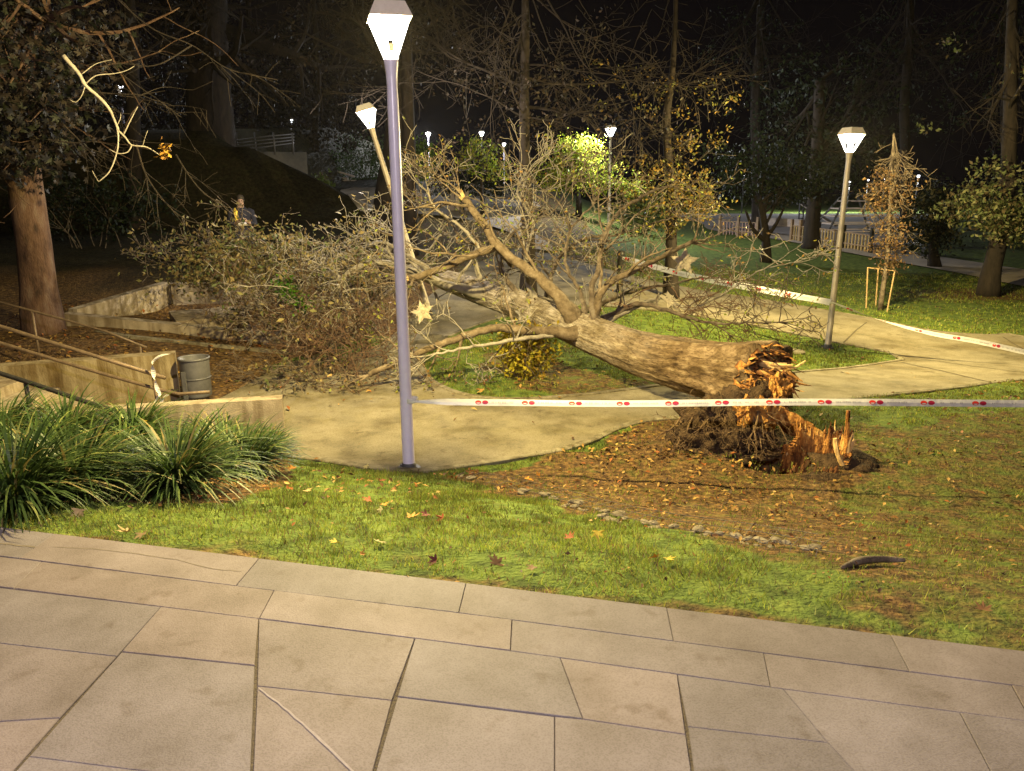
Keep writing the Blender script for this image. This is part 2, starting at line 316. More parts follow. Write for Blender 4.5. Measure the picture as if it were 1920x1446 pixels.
def spline(ctrl, step=.12):
    P = [np.array(c, float) for c in ctrl]; P = [2 * P[0] - P[1]] + P + [2 * P[-1] - P[-2]]; out = []
    for i in range(1, len(P) - 2):
        L = np.linalg.norm(P[i + 1][:3] - P[i][:3]); n = max(2, int(L / step))
        for k in range(n):
            t = k / n; a, b, c, d = P[i - 1], P[i], P[i + 1], P[i + 2]
            out.append(.5 * ((2 * b) + (-a + c) * t + (2 * a - 5 * b + 4 * c - d) * t * t + (-a + 3 * b - 3 * c + d) * t ** 3))
    out.append(P[-2]); return out
def rvec(): return Vector((rng.gauss(0, 1), rng.gauss(0, 1), rng.gauss(0, 1))).normalized()
def grow(mb, p, d, L, r, depth, kids=4, wig=.35, grav=-.02, n=4, mi=0, upcurl=0, minr=.0022, zfloor=None, tips=None, spread=1.0):
    p = Vector(p); d = Vector(d).normalized(); k = max(3, int(L / .09)); k = min(k, 14); st = L / k; pts, rad = [p.copy()], [r]; nodes = []
    for i in range(k):
        d = (d + rvec() * wig * .5 + Vector((0, 0, grav + upcurl * i / k))).normalized(); p = p + d * st
        if zfloor is not None:
            zf = float(Z(p.x, p.y)) + .02
            if p.z < zf: p.z = zf; d.z = abs(d.z) * .4
        pts.append(p.copy()); rad.append(max(minr, r * (1 - .8 * (i + 1) / k))); nodes.append((p.copy(), d.copy(), rad[-1]))
    mb.tube(pts, rad, n, mi, cap=False)
    if tips is not None and depth <= 1: tips += [q[0] for q in nodes[1:]]
    if depth > 0:
        for _ in range(kids):
            q, dd, rr = nodes[rng.randrange(max(1, k // 4), k)]
            nd = (dd * .75 + rvec() * .85 * spread).normalized(); grow(mb, q, nd, L * rng.uniform(.35, .65), max(minr, rr * .75), depth - 1, kids, wig, grav, 3 if depth < 2 else n, mi, upcurl, minr, zfloor, tips, spread)
# leaves: pointed 4-vertex blades folded along the rib; star = five-lobed maple
def leaf_arrays(P, size, cols, flat=0., maple=False):
    P = np.asarray(P, float); n = len(P); size = np.broadcast_to(np.asarray(size, float), (n,))
    nrm = nr.normal(size=(n, 3)); nrm[:, 2] += flat * 3; nrm /= np.linalg.norm(nrm, axis=1)[:, None]
    a = nr.normal(size=(n, 3)); u = np.cross(nrm, a); u /= np.linalg.norm(u, axis=1)[:, None] + 1e-9; v = np.cross(nrm, u)
    if maple:
        half = [(0, 1.), (10, .62), (17, .66), (27, .36), (38, .70), (47, .92), (56, .60), (64, .60), (78, .33), (92, .52), (104, .66), (118, .44), (140, .26), (168, .16)]
        hl = half + [(360 - a, r) for a, r in half[:0:-1]]; K = len(hl); ang = np.radians([a for a, _ in hl]); rr = np.array([r for _, r in hl])
        V = np.zeros((n, K + 1, 3)); V[:, 0] = P; cu = nr.uniform(-.15, .55, n); fo = nr.uniform(0, .6, n); tw = nr.uniform(-.35, .35, n)
        for k in range(K):
            h_ = size * (cu * rr[k] ** 2 * .6 + fo * abs(np.sin(ang[k])) * rr[k] * .6 + tw * np.cos(ang[k]) * np.sin(ang[k]) * rr[k] + nr.uniform(-.04, .04, n))
            V[:, k + 1] = P + (u * np.cos(ang[k])[None] + v * np.sin(ang[k])) * (rr[k] * size)[:, None] + nrm * h_[:, None]
        T = np.array([[0, k + 1, (k + 1) % K + 1] for k in range(K)])
    else:
        V = np.zeros((n, 4, 3)); V[:, 0] = P - u * size[:, None]; V[:, 2] = P + u * size[:, None]
        fold = nrm * (size * .22)[:, None]; V[:, 1] = P + v * (size * .5)[:, None] + fold; V[:, 3] = P - v * (size * .5)[:, None] + fold
        T = np.array([[0, 1, 2], [0, 2, 3]])
    k = V.shape[1]; TT = (T[None] + (np.arange(n) * k)[:, None, None]).reshape(-1, 3)
    cc = np.asarray(cols, float); pick = cc[nr.randint(0, len(cc), n)] * nr.uniform(.65, 1.3, (n, 1)); CC = np.repeat(pick, k, axis=0)
    return V.reshape(-1, 3), TT, CC
def pip(poly, x, y):
    x = np.asarray(x); y = np.asarray(y); ins = np.zeros(x.shape, bool); n = len(poly)
    for i in range(n):
        x0, y0 = poly[i][0], poly[i][1]; x1, y1 = poly[(i + 1) % n][0], poly[(i + 1) % n][1]
        c = ((y0 > y) != (y1 > y)) & (x < (x1 - x0) * (y - y0) / (y1 - y0 + 1e-12) + x0); ins ^= c
    return ins
def smoothpoly(pts, step=.15):
    P = [np.array((p.x, p.y, 0.)) for p in pts]; return [Vector(q) for q in spline(P, step)]

# ------------------------------------------------------------------ outlines on the ground (traced, laid on the terrain)
NEARK = smoothpoly([G(*q) for q in [(440, 850), (560, 858), (690, 877), (780, 884), (860, 876), (960, 860), (1050, 845), (1110, 826), (1160, 803), (1210, 790), (1270, 784), (1340, 780), (1480, 762), (1660, 742), (1800, 727), (1925, 712), (2300, 672)]])
ISLE = smoothpoly([G(*q) for q in [(1692, 675), (1560, 693), (1400, 707), (1200, 728), (1080, 742), (960, 749), (880, 742), (830, 726), (800, 704), (792, 676), (812, 648), (870, 618), (960, 590), (1060, 575), (1180, 578), (1290, 590), (1400, 608), (1500, 628), (1580, 645), (1660, 660), (1692, 675)]])
FARK = smoothpoly([G(*q) for q in [(2300, 700), (1925, 632), (1850, 628), (1750, 620), (1640, 598), (1540, 580), (1400, 557), (1290, 540), (1200, 522), (1120, 500), (1040, 478), (980, 462)]])
LEFTK = smoothpoly([G(*q) for q in [(980, 462), (880, 500), (800, 560), (720, 640), (640, 668), (560, 676), (500, 700), (450, 728), (400, 752), (330, 775), (440, 850)]])
PATHPOLY = [tuple(p[:2]) for p in NEARK + FARK[1:] + LEFTK[1:-1]]; ISLEPOLY = [tuple(p[:2]) for p in ISLE[:-1]]
FP = [G(*q) for q in [(2300, 605), (1920, 540), (1800, 515), (1700, 497), (1600, 478), (1480, 455), (1410, 443), (1330, 432), (1330, 420), (1420, 423), (1520, 440), (1650, 462), (1740, 480), (1850, 497), (1920, 508), (2300, 560)]]
FARPATHPOLY = [tuple(p[:2]) for p in smoothpoly(FP + [FP[0]], .8)]
BP = [G(*q) for q in [(1000, 470), (960, 440), (850, 410), (760, 402), (700, 398), (655, 372), (640, 358), (700, 354), (780, 362), (900, 375), (1000, 380), (1010, 400), (980, 420), (1040, 470)]]
BACKPOLY = [tuple(p[:2]) for p in smoothpoly(BP + [BP[0]], .8)]
BROWN = [tuple(G(*q)[:2]) for q in [(800, 892), (960, 868), (1110, 835), (1200, 795), (1290, 790), (1440, 800), (1620, 830), (1640, 890), (1560, 935), (1700, 1010), (1500, 1040), (1250, 985), (1000, 930)]]
LEFTB = [tuple(G(*q)[:2]) for q in [(-300, 480), (-300, 760), (330, 790), (430, 735), (560, 672), (800, 560), (900, 500), (960, 455), (700, 430), (300, 440)]]
BED = [tuple(G(*q)[:2]) for q in [(-350, 960), (-350, 770), (545, 815), (545, 905), (430, 945), (100, 945), (0, 960)]]
DRY = [tuple(G(*q)[:2]) for q in [(1000, 900), (1640, 800), (1930, 770), (2300, 800), (2300, 1300), (1920, 1215), (1640, 1150), (1480, 1070), (1300, 1000)]]
UNDER = [tuple(G(*q)[:2]) for q in [(900, 660), (1040, 680), (1180, 715), (1250, 725), (1150, 745), (1000, 735), (900, 690)]]

# ------------------------------------------------------------------ ground sheet
def axis(lim, near, h0, g):
    out = [0.]; h = h0
    while out[-1] < lim:
        if out[-1] > near: h *= g
        out.append(out[-1] + h)
    return np.array(out)
xp = axis(220, 6.5, .07, 1.055); xs = np.concatenate([-xp[:0:-1], xp]) + .3
ys = np.concatenate([[-60, -20, -6, -2, 0, 1], 1.8 + axis(240, 9.5, .06, 1.035)])
XX, YY = np.meshgrid(xs, ys); ZZ = Z(XX, YY)
inpath = pip(PATHPOLY, XX, YY) & ~pip(ISLEPOLY, XX, YY)
JX = XX + vn(XX, YY, .35, 3) * .5; JY = YY + vn(XX, YY, .35, 4) * .5
soil = np.where(pip(BROWN, JX, JY), .75, np.where(pip(DRY, JX, JY), .55, .2)); soil = np.where(pip(LEFTB, JX, JY), .85, soil); soil = np.where(pip(BED, XX, YY), 1., soil); soil = np.where(pip(UNDER, JX, JY), .6, soil)
ds = (XX - E0.x) * EN.x + (YY - E0.y) * EN.y
soil = np.where((ds > 0) & (ds < .10), np.maximum(soil, .55), soil)
soil = np.where((XX < -1.5) & (YY > 13.5), .9, soil); soil = np.where((YY > 19) & (XX < 3), .65, soil)
RT = G(1855, 552); soil = np.maximum(soil, .85 * np.exp(-(((XX - RT.x) / 3.2) ** 2 + ((YY - RT.y) / 1.3) ** 2)))
PITP = G(1452, 856); pit = np.exp(-(((XX - PITP.x) / .26) ** 2 + ((YY - PITP.y) / .24) ** 2)) * .45
soil = np.maximum(soil, .9 * np.exp(-(((XX - PITP.x) / .7) ** 2 + ((YY - PITP.y) / .5) ** 2)))
SBED = G(400, 592)
rough = (vn(XX, YY, .5, 1) * .03 + vn(XX, YY, .16, 2) * .02) * np.clip(8 / np.maximum(YY, 1), .2, 1)
ZZ = ZZ + np.where(inpath | (ds < 0), -.02, rough) - pit - .45 * np.exp(-(((XX - SBED.x) / .9) ** 2 + ((YY - SBED.y) / .45) ** 4))
nx = len(xs); idx = np.arange(nx * len(ys)).reshape(len(ys), nx)
Q = np.stack([idx[:-1, :-1], idx[:-1, 1:], idx[1:, 1:], idx[1:, :-1]], -1).reshape(-1, 4)
ground = npmesh('ground', np.stack([XX, YY, ZZ], -1).reshape(-1, 3), Q, M['ground'], col=np.stack([soil, sm((-XX - 3.5 + vn(XX, YY, 1.2, 13) * 2) / 1.5) * sm((YY - 15.5 + vn(XX, YY, 1.2, 14) * 3) / 3) * .92, soil * 0], -1).reshape(-1, 3), smooth=True)  # second channel marks the left bank, its shade painted into the ground colour
tag(ground, kind='structure')

def fill_sheet(name, poly, holes, mat, dz, h=.25, kind='structure', flat=False):
    """one sheet following the terrain inside an outline"""
    bm = bmesh.new(); edges = []
    for lp in [poly] + holes:
        vs = [bm.verts.new((p[0], p[1], 0)) for p in lp]; edges += [bm.edges.new((vs[i], vs[(i + 1) % len(vs)])) for i in range(len(vs))]
    bmesh.ops.triangle_fill(bm, use_beauty=True, edges=edges)
    for _ in range(4):
        long = [e for e in bm.edges if e.calc_length() > h * max(1, e.verts[0].co.y / 8)]
        if not long: break
        bmesh.ops.subdivide_edges(bm, edges=long, cuts=1); bmesh.ops.triangulate(bm, faces=bm.faces[:])
    for v in bm.verts: v.co.z = float(Z(v.co.x, v.co.y)) + dz
    for f in bm.faces:
        f.normal_update()
        if f.normal.z < 0: f.normal_flip()
        f.smooth = True
    me = bpy.data.meshes.new(name); bm.to_mesh(me); bm.free(); me.materials.append(mat); o = link(name, me); return tag(o, kind=kind)
fill_sheet('path', PATHPOLY, [ISLEPOLY], M['path'], .004)
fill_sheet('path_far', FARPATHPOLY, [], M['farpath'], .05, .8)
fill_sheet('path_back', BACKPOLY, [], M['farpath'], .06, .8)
def kerb(name, line, wd=.07, up=.035):
    mb = MB(); k = len(line)
    for i in range(k):
        t = (line[min(i + 1, k - 1)] - line[max(0, i - 1)]).normalized(); n = Vector((-t.y, t.x, 0)) * wd / 2; p = line[i]; z = float(Z(p.x, p.y))
        for q, zz in ((p - n, z - .08), (p - n, z + up - .008), (p - n * .75, z + up), (p + n * .75, z + up), (p + n, z + up - .008), (p + n, z - .08)): mb.v.append((q.x, q.y, zz))
    for i in range(k - 1):
        for j in range(5): a = i * 6 + j; mb.f.append((a, a + 1, a + 7, a + 6)); mb.m.append(0)
    return tag(mb.build(name, M['kerb']), kind='structure')
kerb('kerb', NEARK, .10, .022); kerb('kerb_island', ISLE, .08, .02); kerb('kerb_far', FARK, .05, .012)
def strip(name, pts, wd, mat, z, parent=None):
    mb = MB(); k = len(pts)
    for i, p in enumerate(pts):
        t = (Vector(pts[min(i + 1, k - 1)]) - Vector(pts[max(0, i - 1)])); t.z = 0; t.normalize(); n = Vector((-t.y, t.x, 0)) * wd * rng.uniform(.35, .6)
        a = Vector(p) + n; b = Vector(p) - n; mb.v += [(a.x, a.y, z(a)), (b.x, b.y, z(b))]
    for i in range(k - 1): mb.f.append((2 * i, 2 * i + 1, 2 * i + 3, 2 * i + 2)); mb.m.append(0)
    return mb.build(name, mat, parent)
zt = lambda p: float(Z(p.x, p.y)) + .008
for ln in ([(1625, 605), (1605, 620), (1585, 640), (1572, 652)], [(1690, 680), (1760, 695), (1850, 716)], [(1880, 632), (1900, 645), (1935, 664)], [(1690, 668), (1800, 684), (1925, 700)]):
    tag(strip('path_crack', [G(*q) for q in ln], .03, M['slabjoint'], zt), kind='structure')

# ------------------------------------------------------------------ pavement: cut stone slabs
PZ = .95
POLYS = [
 [(-500, 928), (103, 1001), (36, 1047), (-500, 985)], [(103, 1001), (486, 1047), (442, 1099), (36, 1047)], [(486, 1047), (874, 1093), (860, 1149), (442, 1099)],
 [(874, 1093), (1250, 1139), (1263, 1202), (860, 1149)], [(1250, 1139), (1670, 1190), (1706, 1259), (1263, 1202)], [(1670, 1190), (2500, 1291), (2600, 1376), (1706, 1259)],
 [(-500, 985), (78, 1053), (26, 1103), (-500, 1042)], [(78, 1053), (514, 1107), (486, 1160), (26, 1103)], [(514, 1107), (960, 1162), (957, 1220), (486, 1160)],
 [(960, 1162), (1432, 1224), (1445, 1288), (957, 1220)], [(1432, 1224), (1897, 1284), (1935, 1353), (1445, 1288)], [(1897, 1284), (2600, 1376), (2700, 1455), (1935, 1353)],
 [(-700, 1020), (302, 1138), (219, 1231), (-700, 1128)], [(302, 1138), (485, 1160), (478, 1248), (228, 1222)], [(485, 1160), (778, 1197), (735, 1313), (482, 1286)],
 [(778, 1197), (1050, 1233), (1093, 1348), (745, 1306)], [(1050, 1233), (1270, 1264), (1286, 1377), (1093, 1348)], [(1270, 1264), (1468, 1291), (1553, 1392), (1290, 1362)],
 [(1468, 1291), (1800, 1335), (1950, 1620), (1780, 1640), (1553, 1392)], [(1800, 1335), (2700, 1455), (2700, 1700), (1950, 1620)],
 [(-700, 1128), (219, 1231), (112, 1346), (-700, 1395)], [(228, 1222), (478, 1248), (469, 1470), (54, 1418)], [(-700, 1395), (112, 1346), (-60, 1540), (-700, 1600)],
 [(54, 1418), (469, 1470), (462, 1700), (-190, 1690)], [(482, 1286), (735, 1313), (630, 1700), (462, 1700)], [(745, 1306), (1040, 1343), (1040, 1700), (630, 1700)],
 [(1040, 1343), (1093, 1348), (1286, 1377), (1335, 1700), (1040, 1700)], [(1290, 1362), (1553, 1392), (1780, 1640), (1335, 1700)],
]
mb = MB(); cc = []
for poly in POLYS:
    P = [PL(x, y, PZ) for x, y in poly]; c = sum(P, Vector()) / len(P); n = len(P); g = .0009
    def inset(P, g):
        out = []
        for i in range(n):
            e0 = (P[i] - P[i - 1]).normalized(); e1 = (P[(i + 1) % n] - P[i]).normalized(); s = 1 if e0.cross(e1).z > 0 else -1
            n0 = Vector((-e0.y, e0.x, 0)) * s; n1 = Vector((-e1.y, e1.x, 0)) * s; b = (n0 + n1); b = b.normalized() / max(.35, b.normalized().dot(n1)); out.append(P[i] + b * g)
        return out
    A = inset(P, g); B = inset(P, g + .0018); dz = rng.uniform(-.0015, .0015)
    vs = [q + Vector((0, 0, -.025)) for q in A] + [q + Vector((0, 0, dz - .003)) for q in A] + [q + Vector((0, 0, dz)) for q in B]
    fs = [(i, (i + 1) % n, n + (i + 1) % n, n + i) for i in range(n)] + [(n + i, n + (i + 1) % n, 2 * n + (i + 1) % n, 2 * n + i) for i in range(n)] + [tuple(2 * n + i for i in range(n))]
    area = sum(P[i].x * P[(i + 1) % n].y - P[(i + 1) % n].x * P[i].y for i in range(n))
    if area < 0: fs = [tuple(reversed(f)) for f in fs]
    mb.add(vs, fs); tone = rng.uniform(.86, 1.06); tint = rng.uniform(-.03, .03)
    cc += [((.194 + tint * .25) * tone, .168 * tone, (.176 - tint * .25) * tone)] * len(vs)
tag(mb.build('pavement', M['slab'], col=cc), kind='structure')
mb = MB(); a, b = E0 - ED * 8, E1 + ED * 8; bk = -EN * 14
mb.add([(a.x, a.y, PZ - .007), (b.x, b.y, PZ - .007), (b.x + bk.x, b.y + bk.y, PZ - .007), (a.x + bk.x, a.y + bk.y, PZ - .007)], [(0, 3, 2, 1)])
tag(mb.build('pavement_bed', M['slabjoint']), kind='structure')
zp = lambda p: PZ + .0021
def jit(ps, n=5):
    out = []
    for i in range(len(ps) - 1):
        for k in range(n): t = k / n; out.append((ps[i][0] + (ps[i + 1][0] - ps[i][0]) * t + rng.uniform(-.7, .7), ps[i][1] + (ps[i + 1][1] - ps[i][1]) * t + rng.uniform(-.7, .7)))
    return out + [ps[-1]]
tag(strip('pavement_scratch', [PL(*q, PZ) for q in jit([(486, 1292), (530, 1325), (590, 1378), (660, 1446), (720, 1500)])], .0075, M['chalk'], zp), kind='structure')
tag(strip('pavement_stain', [PL(*q, PZ) for q in jit([(100, 1026), (180, 1030), (240, 1037), (330, 1050), (400, 1068), (452, 1072)])], .006, M['stain'], zp), kind='structure')
tag(strip('pavement_stain_end', [PL(*q, PZ) for q in jit([(-40, 1018), (20, 1022), (66, 1027)])], .012, M['stain'], zp), kind='structure')

# ------------------------------------------------------------------ turf and leaf litter (nobody could count them)
def scatter(n, x0, x1, y0, y1, keep):
    x = nr.uniform(x0, x1, n); y = nr.uniform(y0, y1, n); k = keep(x, y); return x[k], y[k]
def soilat(x, y):
    jx = x + vn(x, y, .35, 3) * .5; jy = y + vn(x, y, .35, 4) * .5; s = np.where(pip(BROWN, jx, jy), .75, .12); s = np.where(pip(LEFTB, jx, jy), .9, s); s = np.where(pip(BED, x, y), 1., s); s = np.where(pip(UNDER, jx, jy), .7, s); return s
def onturf(x, y):
    s = (x - E0.x) * EN.x + (y - E0.y) * EN.y; ok = (s > .015) & (~(pip(PATHPOLY, x, y) & ~pip(ISLEPOLY, x, y)))
    dens = np.where(soilat(x, y) > .5, .16, np.where(pip(DRY, x + vn(x, y, .3, 3) * .6, y + vn(x, y, .3, 4) * .6), .26, 1.0)) * np.clip(.60 + vn(x, y, .45, 7) * 1.2 + vn(x, y, .10, 8) * 1.3, .04, 1) * np.where(s < .12, .5, 1)
    dens = dens * (1 - np.exp(-(((x - PITP.x) / .36) ** 2 + ((y - PITP.y) / .30) ** 2) ** 2)); return ok & (nr.rand(len(x)) < dens)
def blades(x, y, h, wd):
    n = len(x); z = Z(x, y); a = nr.uniform(0, 2 * np.pi, n); lean = nr.uniform(.2, 1.3, n); b = nr.uniform(0, 2 * np.pi, n); hh = h * nr.uniform(.5, 1.4, n)
    ux, uy = np.cos(a) * wd / 2, np.sin(a) * wd / 2; V = np.zeros((n, 3, 3)); z = z - .005 + (vn(x, y, .5, 1) * .03 + vn(x, y, .16, 2) * .02)
    V[:, 0] = np.stack([x - ux, y - uy, z], -1); V[:, 1] = np.stack([x + ux, y + uy, z], -1); V[:, 2] = np.stack([x + np.cos(b) * hh * lean * .7, y + np.sin(b) * hh * lean * .7, z + hh], -1)
    g = np.array([(.20, .265, .03), (.29, .35, .045), (.12, .165, .025), (.40, .39, .07), (.24, .17, .06), (.13, .085, .04)]); C = np.repeat(g[nr.choice(6, n, p=[.25, .22, .16, .15, .13, .09])] * np.clip(1 + vn(x, y, .6, 9)[:, None] * .8 + vn(x, y, .11, 10)[:, None] * .9, .3, 2), 3, axis=0)
    return V.reshape(-1, 3), np.arange(n * 3).reshape(-1, 3), C
xa, ya = scatter(260000, -4.2, 4.6, 2.2, 7.2, onturf); xb, yb = scatter(150000, -3, 9, 7.0, 13.5, onturf); xc, yc = scatter(90000, 0, 16, 12.5, 24, onturf)
xd, yd_ = scatter(60000, -4, 4.6, 2.2, 7.4, lambda x, y: onturf(x, y) & (vn(x, y, .22, 17) + .5 * vn(x, y, .9, 18) > .20))
parts = [blades(xd, yd_, .058, .006), blades(xa, ya, .030, .006), blades(xb, yb, .04, .010), blades(xc, yc, .05, .02)]
V = np.vstack([p[0] for p in parts]); off = np.cumsum([0] + [len(p[0]) for p in parts[:-1]]); T = np.vstack([p[1] + o for p, o in zip(parts, off)]); Cc = np.vstack([p[2] for p in parts])
tag(npmesh('grass', V, T, M['blade'], col=Cc), 'short yellow green turf of the sloping lawn and the path island', 'grass', kind='stuff')
BR = [(.17, .085, .03), (.26, .12, .035), (.12, .055, .025), (.36, .20, .05), (.46, .27, .07), (.34, .11, .025), (.08, .045, .025), (.50, .32, .10)]
def lit(n, x0, x1, y0, y1, dens, size):
    def keep(x, y):
        s = (x - E0.x) * EN.x + (y - E0.y) * EN.y; onp = pip(PATHPOLY, x, y) & ~pip(ISLEPOLY, x, y)
        return (s > .0) & (nr.rand(len(x)) < dens(x, y, onp) * (1 - np.exp(-(((x - PITP.x) / .36) ** 2 + ((y - PITP.y) / .30) ** 2) ** 2)))
    x, y = scatter(n, x0, x1, y0, y1, keep); z = Z(x, y) + nr.uniform(.012, .045, len(x)); return leaf_arrays(np.stack([x, y, z], -1), nr.uniform(.4, 1.15, len(x)) * size * np.clip(y / 6.5, .45, 1), BR, .8)
def dn(x, y, onp): return np.where(onp, .012 + .10 * np.exp(-(((x + 1.6) / 1.2) ** 2 + ((y - 9.6) / .9) ** 2)), np.where(soilat(x, y) > .5, .55, np.where(pip(DRY, x, y), .24,   .24 * np.clip(.4 + vn(x, y, .7, 15) * 2.4, .1, 1)))) * np.clip(.5 + vn(x, y, .5, 12) * 2 + vn(x, y, .17, 16) * 1.6, .04, 1.5)
la = lit(19000, -4.5, 5, 2.4, 8, dn, .031); lb = lit(16000, -9, 8, 8, 14.5, dn, .042)
tag(npmesh('leaf_litter', np.vstack([la[0], lb[0]]), np.vstack([la[1], lb[1] + len(la[0])]), M['litter'], col=np.vstack([la[2], lb[2]])), 'carpet of small dry brown and orange leaves over the bare soil', 'leaf litter', kind='stuff')

# ------------------------------------------------------------------ street lamps
LH = 3.95
def make_lamp(name, label, loc, rot=(0, 0, 0), glass='glow', pole='pole', watts=300, colr=WARM, group='park street lamps'):
    root = empty(name, loc, label, 'street lamp', group); root.rotation_euler = rot
    m = MB(); m.lathe([(.0, 0), (.062, 0), (.062, .02), (.056, .03), (.054, .9), (.0535, .905), (.047, LH - .75), (.043, LH - .62), (.048, LH - .52), (.058, LH - .44), (.062, LH - .40), (0, LH - .40)], 20); m.build('pole', M[pole], root, True)
    m = MB(); m.lathe([(0, .016), (.105, .016), (.112, .010), (.112, -.05)], 24); m.lathe([(.061, .016), (.068, .02), (.066, .06), (.058, .07)], 20); [m.lathe([(0, .036), (.010, .036), (.012, .015)], 6, (.088 * math.cos(.8 + 1.571 * k), .088 * math.sin(.8 + 1.571 * k), 0)) for k in range(4)]; m.build('base_plate', M['bin'], root)
    q = lambda r, z: [(r * math.cos(R(45 + 90 * k)), r * math.sin(R(45 + 90 * k)), z) for k in range(4)]
    zb, zs = LH - .40, LH - .12; rb, rs = .080, .222
    m = MB(); lo, hi = q(rb, zb), q(rs, zs)
    for k in range(4):      # each pane a glowing ring around an opening onto the baffle
        a, b, c, d = (Vector(x) for x in (lo[k], lo[(k + 1) % 4], hi[(k + 1) % 4], hi[k]))
        def pt(u, v): return (a.lerp(b, u)).lerp(d.lerp(c, u), v)
        h0, h1, h2, h3 = pt(.40, .13), pt(.60, .13), pt(.64, .52), pt(.36, .52)
        m.add([a, b, c, d, h0, h1, h2, h3], [(0, 1, 5, 4), (1, 2, 6, 5), (2, 3, 7, 6), (3, 0, 4, 7)])
    m.build('glass_pane', M[glass], root)
    m = MB(); i0, i1 = q(.02, zb + .005), q(.045, zb + .10); m.add(i0 + i1, [(0, 1, 5, 4), (1, 2, 6, 5), (2, 3, 7, 6), (3, 0, 4, 7), (0, 3, 2, 1)]); m.build('baffle', M['baffle'], root)
    m = MB(); c0, c1, c2 = q(rs + .012, zs), q(rs + .012, zs + .012), q(.165, LH); m.add(c0 + c1 + c2, [(0, 1, 5, 4), (1, 2, 6, 5), (2, 3, 7, 6), (3, 0, 4, 7), (4, 5, 9, 8), (5, 6, 10, 9), (6, 7, 11, 10), (7, 4, 8, 11), (8, 9, 10, 11), (3, 2, 1, 0)]); m.build('cap', M['cap'], root)
    if watts:
        ld = bpy.data.lights.new('lamp_light', 'POINT'); ld.energy = watts; ld.color = colr; ld.shadow_soft_size = .06
        lo_ = bpy.data.objects.new('lamp_light', ld); COL.objects.link(lo_); lo_.parent = root; lo_.location = (0, 0, LH - .19)
    return root
def lampspot(px, py, d0=10):      # where a 4 m lamp stands whose head shows at this pixel
    d = ray(px, py); best = None; t = d0
    while t < 120:
        e = CAMZ + d.z * t - float(Z(d.x * t, d.y * t)) - (LH - .28)
        if e >= 0: return Vector((d.x * t, d.y * t, float(Z(d.x * t, d.y * t))))
        t += .1
    return None
MP = G(767, 880); MP.z = float(Z(MP.x, MP.y))
make_lamp('street_lamp', 'tall grey street lamp, lilac light on its pole, in front of the branches, striped tape tied to its pole', MP, (0, 0, R(14)), 'glow', 'pole', MAIN_W, WARM)
RP = G(1552, 652)
make_lamp('street_lamp', 'street lamp standing alone on the grass tip between the two paths, tape tied round it', RP, (0, R(1.0), R(20)), 'glow', 'warmpole', RIGHT_W, WARM)
# knocked lamp: from the ground under the crown up to its bright head
TB = W(812, 612, 14.6); TB.z = float(Z(TB.x, TB.y)); TH = W(692, 226, 14.6)
dv = (TH - TB); rotq = Vector((0, 0, 1)).rotation_difference(dv.normalized())
tl = make_lamp('street_lamp', 'crooked street lamp knocked sideways by the fallen crown, head still lit', TB, rotq.to_euler(), 'glow', 'warmpole', TILT_W, (1, .90, .74)); sc = dv.length / (LH - .28); tl.scale = (1, 1, 1)
tl.location = TH - dv.normalized() * (LH - .28)
far = make_lamp('street_lamp', 'white street lamp above the yellow green tree on a dark pole', lampspot(1145, 249), (0, 0, .5), 'glowcool', 'pole', FAR_W, COOL)
for lab, px, py, d0, wt in [
    ('round white lamp highest up on the dark wooded hill', 352, 131, 24, .06), ('small white lamp half hidden behind twigs on the hill', 224, 168, 24, .04),
    ('white street lamp at the end of the terrace railing above the retaining wall', 547, 228, 30, .8),
    ('white street lamp just behind the large dark trunk', 773, 250, 22, 1.2), ('smaller white lamp next along from the large dark trunk', 803, 254, 40, 2),
    ('white lamp over the first patch of bright yellow leaves', 903, 252, 24, .7), ('tiny low lamp twinkling between the bare stems of the ivy tree', 945, 273, 30, .3)]:
    p = lampspot(px, py, d0) or W(px, py, 45)
    if (px, py) == (352, 131): p = W(px, py, 33) - Vector((0, 0, LH - .28))
    if (px, py) == (224, 168): p = W(px, py, 40) - Vector((0, 0, LH - .28))
    c = copy_tree(far); c.location = p; c.rotation_euler.z = rng.uniform(0, 1.5); c['label'] = lab
    for ch in c.children:
        if ch.type == 'LIGHT': ch.data = ch.data.copy(); ch.data.energy = FAR_W * wt
# far street lights seen through the leaves, right of the lawn (too small to show parts)
for lab, px, py in [('tiny white light left of the twin stemmed tree, highest of the distant row', 1395, 328), ('tiny white light between the two trunks by the playground', 1510, 338), ('triangular white light just right of the lone lamp pole', 1593, 341),
                ('pair like white light above the staked tree', 1628, 338), ('broad white light cluster over the staked sapling crown', 1660, 335), ('white light farthest along the distant row over the small round tree', 1722, 331)]:
    p = W(px, py, 62); m = MB(); s = .09 if px in (1593, 1660, 1722) else .06
    m.lathe([(0, -s * 1.2), (s * .7, -s), (s * 1.3, s * .6), (s * 1.1, s), (0, s * 1.1)], 8, p, 1); zb = float(Z(p.x, p.y)); m.lathe([(.06, zb), (.045, p.z - s)], 6, (p.x, p.y, 0), 0)
    o_ = m.build('distant_street_light', [M['darkmetal'], M['glowcool']])
    if px in (1510, 1593, 1722):
        ld = bpy.data.lights.new('lamp_light', 'POINT'); ld.energy = 1500; ld.color = COOL; ld.shadow_soft_size = .2; lo_ = bpy.data.objects.new('lamp_light', ld); COL.objects.link(lo_); lo_.parent = o_; lo_.location = p - Vector((0, 0, .35))
    tag(o_, lab, 'street light', 'distant lights beyond the playground')
# the lamp of the same kind that lights the pavement, standing behind the viewer
make_lamp('street_lamp', 'street lamp on the pavement behind the viewer', (-.5, -1.3, PZ), (0, 0, .3), 'glow', 'pole', BEHIND_W, BEHIND_C)

